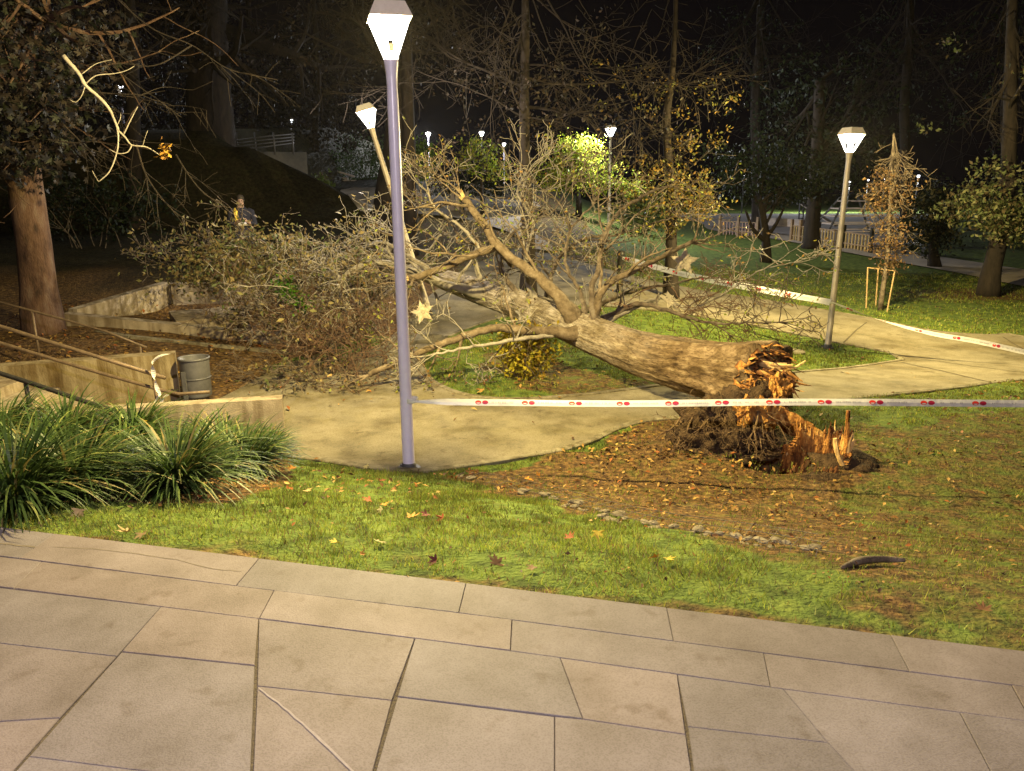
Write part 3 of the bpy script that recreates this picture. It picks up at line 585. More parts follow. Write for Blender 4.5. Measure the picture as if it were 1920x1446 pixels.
# ------------------------------------------------------------------ barrier tape
def tape(name, label, ctrl, wd, twist, pitch=.52, logo0=.6, group=None):
    pts = [Vector(p[:3]) for p in spline(ctrl, .05)]; k = len(pts); m = MB(); s = 0; fr = []
    for i, p in enumerate(pts):
        t = (pts[min(i + 1, k - 1)] - pts[max(0, i - 1)]).normalized(); side = Vector((0, 0, 1)); side = (side - t * side.dot(t)).normalized(); nrm = t.cross(side)
        if i: s += (pts[i] - pts[i - 1]).length
        a = twist(s, i / (k - 1)); up = side * math.cos(a) + nrm * math.sin(a); fr.append((s, p, t, up, t.cross(up)))
    for s_, p, t, up, n in fr:
        ww = wd * (min(1, .25 + s_ * 2.2) if s_ < .35 else 1)
        m.v += [tuple(p + up * ww / 2), tuple(p + n * .004), tuple(p - up * ww / 2)]
    for i in range(k - 1):
        for j in (0, 1): a = i * 3 + j; m.f.append((a, a + 1, a + 4, a + 3)); m.m.append(0)
    S = [f[0] for f in fr]
    def at(u, v, e):
        i = min(range(k), key=lambda q: abs(S[q] - u)); s_, p, t, up, n = fr[i]; return p + t * (u - s_) + up * v * wd / 2 + n * (e + .004 * (1 - abs(v)))
    u = logo0
    while u < S[-1] - pitch:
        for e in (.0016, -.0016):
            for cx, mi in ((0, 1), (.062, 2)):
                n = 12; vs = [at(u + cx, 0, e)] + [at(u + cx + .028 * math.cos(6.283 * q / n), .62 * math.sin(6.283 * q / n), e) for q in range(n)]; m.add(vs, [(0, 1 + q, 1 + (q + 1) % n) for q in range(n)], mi)
            m.add([at(u + dx, dv, e * 1.7) for dx, dv in ((-.017, -.12), (.019, -.12), (.010, -.42), (-.008, -.42))], [(0, 1, 2, 3)], 0)   # white bar in the red disc
            x = u + .12
            while x < u + pitch - .09:        # illegible small grey lettering
                g = rng.uniform(.006, .012); hgt = rng.uniform(.16, .30)
                if rng.random() < .84:
                    m.add([at(x, hgt, e), at(x + g * .8, hgt, e), at(x + g * .8, -hgt, e), at(x, -hgt, e)], [(0, 1, 2, 3)], 3)
                x += g * 1.3 + (.03 if rng.random() < .07 else 0)
        u += pitch
    return tag(m.build(name, [M['tape'], M['tapered'], M['tapecrimson'], M['tapegrey']]), label, 'barrier tape', group)
t0 = W(770, 753, MP.y - .055); S1 = G(1500, 920); S2 = G(1920, 926)
t1 = W(1180, 757, 0.5 * (MP.y + S1.y) + .02); t2 = W(1500, 754, S1.y); t3 = W(1920, 757, S2.y); t4 = t3 + (t3 - t2) * 1.6
tape('barrier_tape', 'long white and red barrier tape stretched across the path in front of the trunk', [t0 + Vector((-.012, 0, 0)), t0 + Vector((.08, -.005, 0)), W(940, 755, MP.y - .06), t1, t2, t3, t4],   .060, lambda s, f: -.55 + 1.1 * max(0, (f - .38)) + .10 * math.sin(s * 3.1) + .07 * math.sin(s * 7.7 + 1), .42, .62, 'barrier tapes round the fallen tree')
b0 = W(1160, 482, 17.2); b1 = RP + Vector((0, -.06, 0)); b1 = W(1557, 567, RP.y - .06)
tape('barrier_tape', 'striped tape strung behind the branches up to the lone lamp pole', [b0, W(1280, 514, 16.1), W(1400, 538, 15.2), b1], .13, lambda s, f: -.2 + .5 * math.sin(f * 5), .62, .2, 'barrier tapes round the fallen tree')
tape('barrier_tape', 'twisted tape slanting from the lone lamp pole over the path edge', [b1 + Vector((.03, 0, 0)), W(1640, 597, RP.y - .4), W(1740, 624, RP.y - .9), W(1830, 640, RP.y - 1.3), W(1930, 662, RP.y - 1.7), W(2200, 720, RP.y - 2.6)], .085, lambda s, f: .5 + 2.4 * math.sin(f * 2.6), .6, .3, 'barrier tapes round the fallen tree')
for nm_, pp, r in (('tape_knot', t0 + Vector((0, .055, 0)), .060), ('tape_knot', W(1557, 567, RP.y), .058)):
    m = MB(); m.lathe([(r, -.02), (r + .004, -.012), (r + .002, .0), (r + .005, .012), (r, .024)], 18, pp)
    tag(m.build(nm_, M['tape']), 'tape wound round the %s lamp pole' % ('nearest' if r > .059 else 'lone right hand'), 'tape knot')

# ------------------------------------------------------------------ walls, stairs, rails, bin on the left
a, b = PL(0, 688, .62), PL(327, 664, .62); d = (b - a).normalized(); m = MB(); m.prism(a - d * 3, b, .24, -.1, -.1, .62, .62)
o = m.build('low_wall', M['wall']); tag(o, 'tan concrete stair wall behind the handrail, beside the bin', 'wall')
a, b = PL(300, 762, .46), PL(528, 748, .46); d = (b - a).normalized(); m = MB(); m.prism(a - d * 3.2, b, .17, -.1, -.1, .46, .46)
tag(m.build('low_wall', M['wallgrey']), 'grey concrete stair wall rising behind the strap leaved plants', 'wall')
p0, p1 = G(118, 612), G(548, 652); m = MB(); m.prism(p0, p1, .22, p0.z - .2, p1.z - .2, p0.z + .21, p1.z + .19)
tag(m.build('planter_wall', M['wallgrey']), 'long low concrete wall of the sunken bed below the leafy branches', 'wall')
q0 = p0 + Vector((.12, .26, 0)); q1 = W(318, 529, 14.6); m = MB(); m.prism(q0, q1, .2, -.1, -.1, p0.z + .24, q1.z); q2 = q1 + Vector((2.2, .9, 0)); m.prism(q1 + Vector((.06, -.1, 0)), q2, .2, -.1, .2, q1.z - .02, q1.z - .1)
tag(m.build('sunken_wall', M['wallgrey']), 'concrete side wall climbing away behind the sunken bed corner', 'wall')
l0 = W(308, 597, 12.9); m = MB(); m.box((l0.x + .55, l0.y + .55, l0.z - .25), (1.2, 1.3, .5), 0, Matrix.Rotation(.5, 3, 'Z'))
tag(m.build('concrete_ledge', M['wallgrey']), 'flat concrete ledge inside the sunken bed corner', 'ledge')
m = MB(); ka = [G(x, y) for x, y in ((60, 606), (250, 632), (400, 648), (560, 664))]
for i in range(3): m.prism(ka[i], ka[i + 1], -.10, ka[i].z - .05, ka[i + 1].z - .05, ka[i].z + .035, ka[i + 1].z + .035)
tag(m.build('stone_edging', M['kerb']), 'rough stone edging strip in front of the low bed wall', 'edging')
# stairs between the two walls
m = MB()
sa, sb = PL(430, 745, .0), PL(-60, 745, .0)
for i in range(9):
    x1 = -3.55 - i * .36; m.box((x1 - 1.5, 7.62, .06 + i * .105 - .4), (3.0, 1.0, .8 + i * .002))
tag(m.build('stairs', M['wallgrey']), kind='structure')
hr = empty('handrail', W(310, 770, 8.0), 'brown twin bar handrail sloping down beside the tan wall', 'handrail')
def rod(name, pts, r, mat, parent): mm = MB(); mm.tube(pts, r, 10); return local(mm.build(name, mat, parent, True), parent)
rod('rail', [W(-160, 562, 8.0), W(0, 612, 8.0), W(150, 659, 8.0), W(310, 709, 8.0)], .022, M['rail'], hr)
rod('rail', [W(-160, 592, 8.0), W(0, 643, 8.0), W(150, 689, 8.0), W(300, 731, 8.0), W(336, 739, 8.0), W(393, 735, 8.0)], .019, M['rail'], hr)
for px, py in ((288, 702), (-60, 595)):
    t = W(px, py, 8.0); rod('post', [t, (t.x, t.y, .0)], .02, M['rail'], hr)
hr2 = empty('handrail', W(110, 800, 7.1), 'dark handrail dipping into the strap leaved plants', 'handrail')
rod('rail', [W(-180, 640, 7.1), W(0, 700, 7.1), W(75, 724, 7.1), W(150, 750, 7.1), W(235, 777, 7.1), W(300, 797, 7.1)], .024, M['darkmetal'], hr2)
t = W(48, 718, 7.1); rod('post', [t, (t.x, t.y, .2)], .02, M['darkmetal'], hr2)
hr3 = empty('handrail', W(60, 680, 10.2), 'thin handrail behind the tan wall passing the big trunk', 'handrail')
rod('rail', [W(-80, 545, 10.2), W(60, 583, 10.2), W(130, 602, 10.2), W(200, 622, 10.2), W(275, 652, 10.2)], .016, M['rail'], hr3)
for px, py in ((60, 583), (262, 646)):
    t = W(px, py, 10.2); rod('post', [t, (t.x, t.y, float(Z(t.x, t.y)) - .05)], .016, M['rail'], hr3)
# crumpled tape hanging on the rail post
m = MB(); c = [W(318, 664, 7.94), W(300, 668, 7.94), W(286, 680, 7.95), W(288, 700, 7.95), W(293, 722, 7.94), W(297, 742, 7.93), W(288, 758, 7.92)]
for ctrl, ws in ((c, .05), ([W(296, 730, 7.93), W(302, 748, 7.92), W(300, 758, 7.92)], .04), ([W(303, 757, 7.92), W(306, 746, 7.92), W(315, 740, 7.92)], .03)):
    P = spline(ctrl, .02); o_ = len(m.v)
    for i, p in enumerate(P):
        ang = i * .45; q = Vector((math.cos(ang), .6 * math.sin(ang), .25)).normalized() * ws * (.5 + .5 * abs(math.sin(i * .3 + .6))); m.v += [tuple(Vector(p) - q / 2), tuple(Vector(p) + q / 2)]
    for i in range(len(P) - 1): m.f.append((o_ + 2 * i, o_ + 2 * i + 1, o_ + 2 * i + 3, o_ + 2 * i + 2)); m.m.append(0)
tag(m.build('torn_tape', M['tape']), 'crumpled white end of tape hanging from the handrail post', 'barrier tape')
bp = PL(372, 752, .02); bn = empty('litter_bin', bp, 'round grey metal litter bin beside the end of the tan wall', 'litter bin')
m = MB(); m.lathe([(.0, .07), (.165, .07), (.172, .09), (.178, .53), (.178, .55), (.168, .55), (.160, .10), (0, .09)], 28); m.build('body', M['bin'], bn, True)
m = MB(); m.lathe([(.176, .535), (.190, .54), (.193, .555), (.186, .566), (.170, .562), (.168, .545), (.176, .535)], 28); m.build('rim', M['bin'], bn, True)
m = MB(); m.box((-.06, -.20, .2), (.045, .03, .44)); m.box((-.06, -.19, .012), (.14, .10, .02)); m.build('post', M['bin'], bn)
m = MB(); m.lathe([(.181, .30), (.185, .302), (.185, .318), (.181, .32)], 28); m.build('band', M['bin'], bn, True)

# ------------------------------------------------------------------ strap-leaved border plants
def clump(label, px, py, nb, ln, seed, tint=1.0, loc=None):
    ln *= 1.12; nb = int(nb * 1.15)
    global nr
    p = G(px, py); rs = random.Random(seed); m = MB(); cs = []
    for i in range(nb):
        a = rs.uniform(0, 6.283); L = ln * rs.uniform(.6, 1.15); up = rs.uniform(.6, 1.5); r0 = rs.uniform(0, .11); w0 = rs.uniform(.006, .0105)
        bx, by = math.cos(a) * r0, math.sin(a) * r0; aa = a + rs.uniform(-.5, .5); dx, dy = math.cos(aa), math.sin(aa); k = 6; ang = up; x = y = 0; z = 0; o_ = len(m.v)
        cb = rs.choice([(.055, .10, .022), (.07, .12, .025), (.12, .17, .04), (.04, .075, .018), (.24, .26, .08), (.28, .22, .08)] if rs.random() < .4 else [(.045, .085, .018), (.06, .105, .022), (.035, .065, .016)])
        q = rs.uniform(.75, 1.25) * tint
        for j in range(k + 1):
            t = j / k; ww = w0 * (1 - t ** 2.2) + .0006; px_, py_ = bx + dx * x, by + dy * x; tw = 1
            m.v += [(px_ - dy * ww, py_ + dx * ww, z), (px_ + dy * ww, py_ - dx * ww, z)]; cs += [(cb[0] * q, cb[1] * q, cb[2] * q)] * 2
            x += math.cos(ang) * L / k; z += math.sin(ang) * L / k; ang -= rs.uniform(.14, .36)
            if z < -.02 : ang = max(ang, -.3)
        for j in range(k): a_ = o_ + 2 * j; m.f.append((a_, a_ + 1, a_ + 3, a_ + 2)); m.m.append(0)
    o = m.build('strap_leaf_plant', M['strap'], col=cs); o.location = p; return tag(o, label, 'plant', 'strap leaved border plants')
for args in [
  ('large arching strap leaf clump at the front of the bed, spilling to the lawn', 335, 922, 520, .56, 1), ('strap leaf clump at the right end of the bed beside the lawn', 462, 884, 400, .44, 2),
  ('strap leaf clump between the front clump and the left frame edge', 150, 930, 420, .52, 3), ('shadowed strap leaf clump at the far left of the bed', 30, 950, 440, .56, 4),
  ('strap leaf clump behind the front clump, under the grey wall', 395, 845, 360, .44, 5), ('strap leaf clump in the middle of the back row', 250, 835, 380, .46, 6),
  ('strap leaf clump under the dark handrail end', 130, 840, 400, .5, 7), ('strap leaf clump against the left frame edge below the handrail', 10, 850, 420, .54, 8),
  ('small strap leaf tuft at the corner of the grey wall end', 505, 850, 220, .32, 9), ('strap leaf clump filling the gap in the middle of the bed', 240, 890, 380, .48, 10), ('tall strap leaf clump beyond the left edge of the bed', -90, 880, 420, .56, 12), ('strap leaf clump tucked behind the middle of the bed', 330, 838, 320, .42, 13), ('strap leaf clump below the dark rail post', 70, 890, 380, .5, 14), ('strap leaf clump between the wall end and the front clump', 425, 868, 340, .44, 15)]:
    clump(*args)

# ------------------------------------------------------------------ gabion row in the lawn, log
gp = [G(*q) for q in [(838, 893), (900, 908), (980, 925), (1060, 945), (1150, 972), (1250, 995), (1350, 1010), (1450, 1025), (1545, 1042)]]
gl = spline([tuple(q) for q in gp], .06); gb = empty('gabion_edge', gp[4], 'half buried row of stones in wire mesh crossing the lawn', 'gabion')
m = MB(); wv = MB()
for i, q in enumerate(gl):
    t = Vector(gl[min(i + 1, len(gl) - 1)]) - Vector(gl[max(0, i - 1)]); t.z = 0; t.normalize(); nrm = Vector((-t.y, t.x, 0)); f = i / len(gl)
    for j in range(4):
        if rng.random() < .52 + .3 * (f < .3): continue
        c = Vector(q) + nrm * (.05 - .065 * j) + t * rng.uniform(-.02, .02) + Vector((0, 0, .014 - .008 * j + rng.uniform(-.02, .008))); s = rng.uniform(.020, .038); bm = bmesh.new(); bmesh.ops.create_icosphere(bm, subdivisions=2, radius=1)
        sx, sy, sz = s * rng.uniform(.9, 1.6), s * rng.uniform(.7, 1.1), s * rng.uniform(.3, .5); rt = Matrix.Rotation(rng.uniform(0, 3), 3, 'Z'); sd = rng.uniform(0, 99)
        vs = []
        for v in bm.verts:
            k = 1 + .35 * float(vn(v.co.x * 2 + sd, v.co.y * 2 + v.co.z * 3, 1, 21)); vs.append(c + rt @ Vector((v.co.x * sx * k, v.co.y * sy * k, v.co.z * sz * k)))
        m.add(vs, [[v.index for v in fc.verts] for fc in bm.faces]); bm.free()
    if i % 2 == 0 and f > .1:
        wv.tube([Vector(q) + nrm * .1 + Vector((0, 0, .075)), Vector(q) - nrm * .1 + Vector((0, 0, .07)), Vector(q) - nrm * .16 + Vector((0, 0, -.03))], .0022, 4)
for off, zz in ((.1, .075), (.0, .075), (-.1, .07), (-.13, .02)):
    wv.tube([Vector(q) + Vector((0, off, zz)) for q in gl[8:]], .0022, 4)
local(m.build('stones', M['stone'], gb), gb)['kind'] = 'stuff'; local(wv.build('wire_mesh', M['wire'], gb), gb)
lg = [G(*q) for q in [(1578, 1072), (1610, 1060), (1650, 1056), (1695, 1058)]]; m = MB(); P = spline([tuple(q) for q in lg], .03)
m.tube([Vector(q) + Vector((0, 0, .022)) for q in P], [.008 + .013 * math.sin(3.1 * (i + .4) / (len(P) + .4)) for i in range(len(P))], 10, fn=lambda i, j, a: 1 + .2 * float(vn(i * .6, j, 1, 5)))
tag(m.build('log', M['branchbark'], smooth=True), 'short curved brown log at the right end of the stone row', 'log')

# ------------------------------------------------------------------ single leaves one can point at
LC = dict(rust=(.30, .07, .02), brown=(.25, .125, .055), yellow=(.62, .46, .04), cream=(.60, .52, .26), orange=(.58, .24, .03), darkred=(.16, .035, .03), tan=(.45, .31, .14))
for colr, px, py, s, lab in [
  ('cream', 687, 879, .085, 'pale yellow leaf lying just left of the nearest lamp foot'), ('rust', 719, 908, .07, 'small rust red leaf in the turf below the pale leaf'), ('rust', 693, 945, .085, 'bright rust leaf standing up, left in the red leaf patch'),
  ('orange', 772, 978, .10, 'orange leaf in the middle of the red leaf patch'), ('darkred', 800, 973, .08, 'dark red leaf touching the orange leaf'), ('rust', 830, 980, .09, 'rust leaf at the right of the red leaf patch'), ('cream', 715, 963, .07, 'cream leaf between the rust leaves'),
  ('cream', 710, 1026, .085, 'pale three pointed leaf near the pavement edge, left of centre'), ('yellow', 632, 1028, .08, 'round yellow leaf near the pavement edge'), ('orange', 678, 1050, .04, 'tiny orange leaf by the pavement edge'),
  ('brown', 931, 1077, .10, 'upright brown curled leaf on the pavement edge, largest of the lawn'), ('darkred', 817, 1062, .075, 'dark purple leaf near the pavement edge, left of the upright leaf'), ('rust', 1068, 1018, .075, 'rust leaf left of the big curled yellow leaf'),
  ('yellow', 1122, 1008, .10, 'big curled yellow leaf below the stone row'), ('orange', 1228, 1056, .07, 'orange half of a leaf pair in the right lawn'), ('yellow', 1252, 1058, .07, 'yellow half of a leaf pair in the right lawn'), ('brown', 1158, 1088, .075, 'brown leaf close to the pavement, right of the upright leaf'),
  ('tan', 325, 935, .10, 'tan curled leaf at the foot of the front strap leaf clump'), ('rust', 376, 940, .07, 'rust leaf right of the tan curled leaf'), ('tan', 150, 968, .10, 'pale leaf on bare soil near the left bed'), ('tan', 240, 1008, .10, 'tan leaf on the pavement edge, left'), ('tan', 268, 1012, .085, 'second tan leaf on the pavement edge, just right of the first'),
  ('orange', 548, 886, .12, 'orange leaf heap at the end of the strap leaf bed'), ('tan', 575, 928, .08, 'cream leaf near the end of the strap leaf bed'), ('orange', 990, 905, .10, 'orange leaf in the litter below the kerb bend'), ('orange', 1010, 898, .085, 'second orange leaf in the litter below the kerb bend, to the right'),
  ('brown', 1000, 1075, .07, 'dark brown leaf by the pavement, next right of the upright leaf'), ('yellow', 268, 797, .09, 'yellow leaf caught on top of the strap leaf plants'), ('orange', 720, 955, .07, 'small orange leaf in the red leaf patch'), ('brown', 1842, 1155, .08, 'brown leaf at the right end of the lawn near the pavement')]:
    p = G(px, py); s *= .6
    if py == 797: p = W(px, py, 6.0)
    V, T, Cc = leaf_arrays([(0, 0, 0)], s, [LC[colr]], 1.0, True); o = npmesh('fallen_leaf', V, T, M['litter'], col=Cc); o.location = p + Vector((0, 0, .03 if py != 1077 else .055))
    if py == 1077: o.rotation_euler = (R(65), 0, .3)
    tag(o, lab, 'leaf', 'single fallen leaves')

# ------------------------------------------------------------------ the fallen tree
FT = G(1400, 770); ft = empty('fallen_tree', FT, 'huge uprooted tree lying across the path, trunk snapped at its roots', 'tree')
def fbuild(m, name, mats, smooth=True, col=None, label=None):
    o = local(m.build(name, mats, ft, smooth, col), ft)
    if label: o['label'] = label
    return o
TR = [(1438, 716, 7.85, .39), (1400, 708, 8.1, .375), (1330, 695, 8.6, .335), (1230, 672, 9.3, .295), (1120, 632, 10.3, .26), (1010, 585, 11.4, .235), (910, 550, 12.4, .21), (830, 524, 13.2, .165), (770, 506, 13.9, .10)]
TC = [(*W(a, b, c), r) for a, b, c, r in TR]; TS = spline(TC, .05)
sd = rng.random() * 10
def barkfn(i, j, a):
    s = i * .05; k = max(0, 1 - s / 2.2)
    ridg = .10 * k * math.cos(5 * a + .45 * s + 1) + .07 * k * math.cos(9 * a - .6 * s) + .12 * max(0, 1 - s / .6) + .05 * float(vn(a * 3 + 20, s * 1.1, 1, 31)) + .09 * float(vn(a * 10, s * 1.4, 1, 32)) + .035 * float(vn(a * 22, s * 9, 1, 33))
    for g0, tw_ in ((.6, .22), (1.7, -.12), (2.6, .18), (3.6, .1), (4.5, -.2), (5.4, .15)):
        da = (a - g0 - tw_ * s - .25 * float(vn(s * 1.2, g0 * 5, 1, 34)) + math.pi) % 6.28319 - math.pi; ridg -= .10 * max(.15, 1 - s / 3.2) * math.exp(-(da / .07) ** 2)
    return 1 + ridg
m = MB(); m.tube([q[:3] for q in TS], [q[3] for q in TS], 112, fn=barkfn); bc = [(math.cos(6.28319 * j / 112) * .5 + .5, math.sin(6.28319 * j / 112) * .5 + .5, i * .05 * .45) for i in range(len(TS)) for j in range(112)]
TO = fbuild(m, 'trunk', M['trunkbark'], True, bc)
def trunk_at(f): return Vector(TS[int(f * (len(TS) - 1))][:3]), TS[int(f * (len(TS) - 1))][3]
ax = (Vector(TS[0][:3]) - Vector(TS[12][:3])).normalized(); bu = ax.cross(Vector((0, 0, 1))).normalized(); bv = bu.cross(ax)   # butt frame
BC = Vector(TS[0][:3])
def shard(m, base, d, L, wd, mi=0, jag=3):
    d = Vector(d).normalized(); u = d.orthogonal().normalized(); u = Matrix.Rotation(rng.uniform(0, 6.28), 3, d) @ u; v = d.cross(u); th = wd * rng.uniform(.25, .6)
    r0 = [base + u * wd / 2, base + v * th / 2, base - u * wd / 2, base - v * th / 2]; mid = base + d * L * rng.uniform(.45, .7) + rvec() * L * .04
    r1 = [mid + u * wd * .42, mid + v * th * .45, mid - u * wd * .40, mid - v * th * .4]; tip = base + d * L + rvec() * L * .06; r2 = [tip + u * wd * .09, tip + v * th * .1, tip - u * wd * .12, tip - v * th * .05]
    vs = r0 + r1 + r2; fs = []
    for k in (0, 4):
        for j in range(4): q = (j + 1) % 4; fs.append((k + j, k + q, k + 4 + q, k + 4 + j))
    fs.append((8, 9, 10, 11)); m.add(vs, fs, mi)
m = MB(); nr_, na_ = 16, 64
for i in range(nr_ + 1):
    for q in range(na_):
        a = 6.28319 * q / na_; f = i / nr_; r = .41 * f * (1 + .08 * float(vn(a * 3, 1, 1, 35))); x, y_ = math.cos(a) * f, math.sin(a) * f
        hh = -.02 + .11 * float(vn(x * 2.5 + 7, y_ * 2.5, 1, 36)) + .16 * float(vn(x * 7 + 7, y_ * 7, 1, 37)) + .12 * float(vn(x * 18, y_ * 18, 1, 38)) + .05 - .10 * f ** 6
        p = BC + (bu * math.cos(a) + bv * math.sin(a)) * r + ax * hh; m.v.append(tuple(p))
for i in range(nr_):
    for q in range(na_): q2 = (q + 1) % na_; m.f.append((i * na_ + q, (i + 1) * na_ + q, (i + 1) * na_ + q2, i * na_ + q2)); m.m.append(0)
for i in range(170):
    a = rng.uniform(0, 6.283); r = .40 * math.sqrt(rng.uniform(.15, 1)); p = BC + (bu * math.cos(a) + bv * math.sin(a)) * r - ax * .04
    shard(m, p, ax + rvec() * .4, rng.uniform(.05, .16) * (1 + .5 * (r > .33)), rng.uniform(.010, .045), rng.choice([0, 0, 2, 1]))
fbuild(m, 'broken_butt', [M['stumpwood'], M['wood'], M['darkwood']], False)
m = MB()   # bright splinter torn off along the upper edge
sp = [W(1398, 664, 8.0), W(1425, 680, 7.8), W(1450, 688, 7.75), W(1478, 690, 7.7), W(1500, 676, 7.65)]
for k in range(9):
    o1 = rvec() * .025; P = spline([tuple(q + o1 * (i + .5) * .6) for i, q in enumerate(sp[:rng.randrange(3, 6)])], .04); m.tube(P, [max(.004, .034 * (1 - .75 * i / len(P)) * rng.uniform(.7, 1.1)) for i in range(len(P))], 5, rng.choice([0, 0, 1]))
fbuild(m, 'torn_splinter', [M['palewood'], M['wood']], False)
# root mass
def lump(m, c, rad, seed, amp=.5, sub=4, mi=0):
    bm = bmesh.new(); bmesh.ops.create_icosphere(bm, subdivisions=sub, radius=1); vs = []
    for v in bm.verts:
        x, y, z = v.co; k = 1 + amp * float(vn(x * 2.2 + seed, y * 2.2 + z * 2.7, 1, 41)) + amp * .6 * float(vn(x * 6 + seed, y * 5 - z * 6, 1, 42)) + amp * .45 * float(vn(x * 15 + seed, y * 13 + z * 14, 1, 43)); vs.append(Vector(c) + Vector((x * rad[0] * k, y * rad[1] * k, z * rad[2] * k)))
    m.add(vs, [[v.index for v in f.verts] for f in bm.faces], mi); bm.free()
m = MB(); lump(m, W(1335, 800, 7.5), (.36, .25, .34), 3); lump(m, W(1395, 785, 7.6), (.30, .24, .34), 9); lump(m, W(1420, 760, 7.7), (.22, .22, .24), 14, .6); lump(m, W(1300, 830, 7.4), (.27, .25, .20), 5, .8); lump(m, W(1365, 825, 7.3), (.24, .16, .20), 6, .9); lump(m, W(1325, 790, 7.35), (.16, .12, .18), 8, .9); lump(m, W(1345, 855, 7.2), (.40, .22, .09), 11, .7)
fbuild(m, 'root_soil', M['soil'])
m = MB(); lump(m, W(1398, 774, 7.32), (.12, .07, .13), 41, .9, 4); lump(m, W(1432, 784, 7.38), (.15, .10, .16), 42, 1.0, 4); lump(m, W(1458, 735, 7.55), (.09, .10, .16), 45, 1.0, 4); lump(m, W(1388, 815, 7.26), (.06, .05, .12), 43, 1.0, 4); lump(m, W(1452, 765, 7.5), (.10, .08, .10), 44, 1.0, 4); fbuild(m, 'torn_heartwood', M['heart'], False)
m = MB()
for k in range(80):
    px = rng.gauss(1340, 40); py = 770 + rng.random() * 40; p = W(px, py, 7.28 + rng.random() * .25); grow(m, p, (rng.gauss(-.3, .8), -.4, rng.gauss(-.4, .5)), rng.uniform(.1, .4), rng.uniform(.003, .012), 2, 3, .8, -.06, 5, 0, 0, .0018, 0)
for k in range(26):
    p = W(rng.gauss(1400, 26), rng.uniform(770, 800), 7.3); grow(m, p, (rng.gauss(.1, .5), -.5, -.7), rng.uniform(.15, .4), rng.uniform(.006, .02), 2, 3, .6, -.05, 6, 0, 0, .002, 0)
fbuild(m, 'root', M['root'])
m = MB()
for a, b, y, L, wd, mi in [(1400, 765, 7.4, .22, .10, 1), (1393, 772, 7.36, .24, .12, 0), (1410, 770, 7.38, .2, .09, 0), (1385, 800, 7.3, .26, .07, 0), (1375, 795, 7.3, .12, .07, 1), (1388, 830, 7.22, .16, .08, 0), (1380, 822, 7.22, .14, .06, 1), (1420, 780, 7.4, .25, .08, 0), (1440, 770, 7.4, .22, .12, 0), (1360, 798, 7.26, .1, .06, 1)]:
    for _ in range(9): shard(m, W(a + rng.gauss(0, 8), b - 8 + rng.gauss(0, 5), y + .03), (rng.gauss(0, .4), -.35, -.8), L * rng.uniform(.5, 1.2), wd * rng.uniform(.25, .75), mi)
for k in range(110): shard(m, W(rng.uniform(1410, 1476), rng.uniform(690, 775), 7.66), (rng.gauss(.35, .5), -.4, rng.gauss(-.6, .5)), rng.uniform(.08, .26), rng.uniform(.015, .06), rng.choice([0, 0, 2, 3]))
lump(m, W(1446, 745, 7.72), (.15, .16, .22), 31, .8, 4, 2)
fbuild(m, 'splintered_wood', [M['wood'], M['palewood'], M['darkwood'], M['stumpwood']], False)

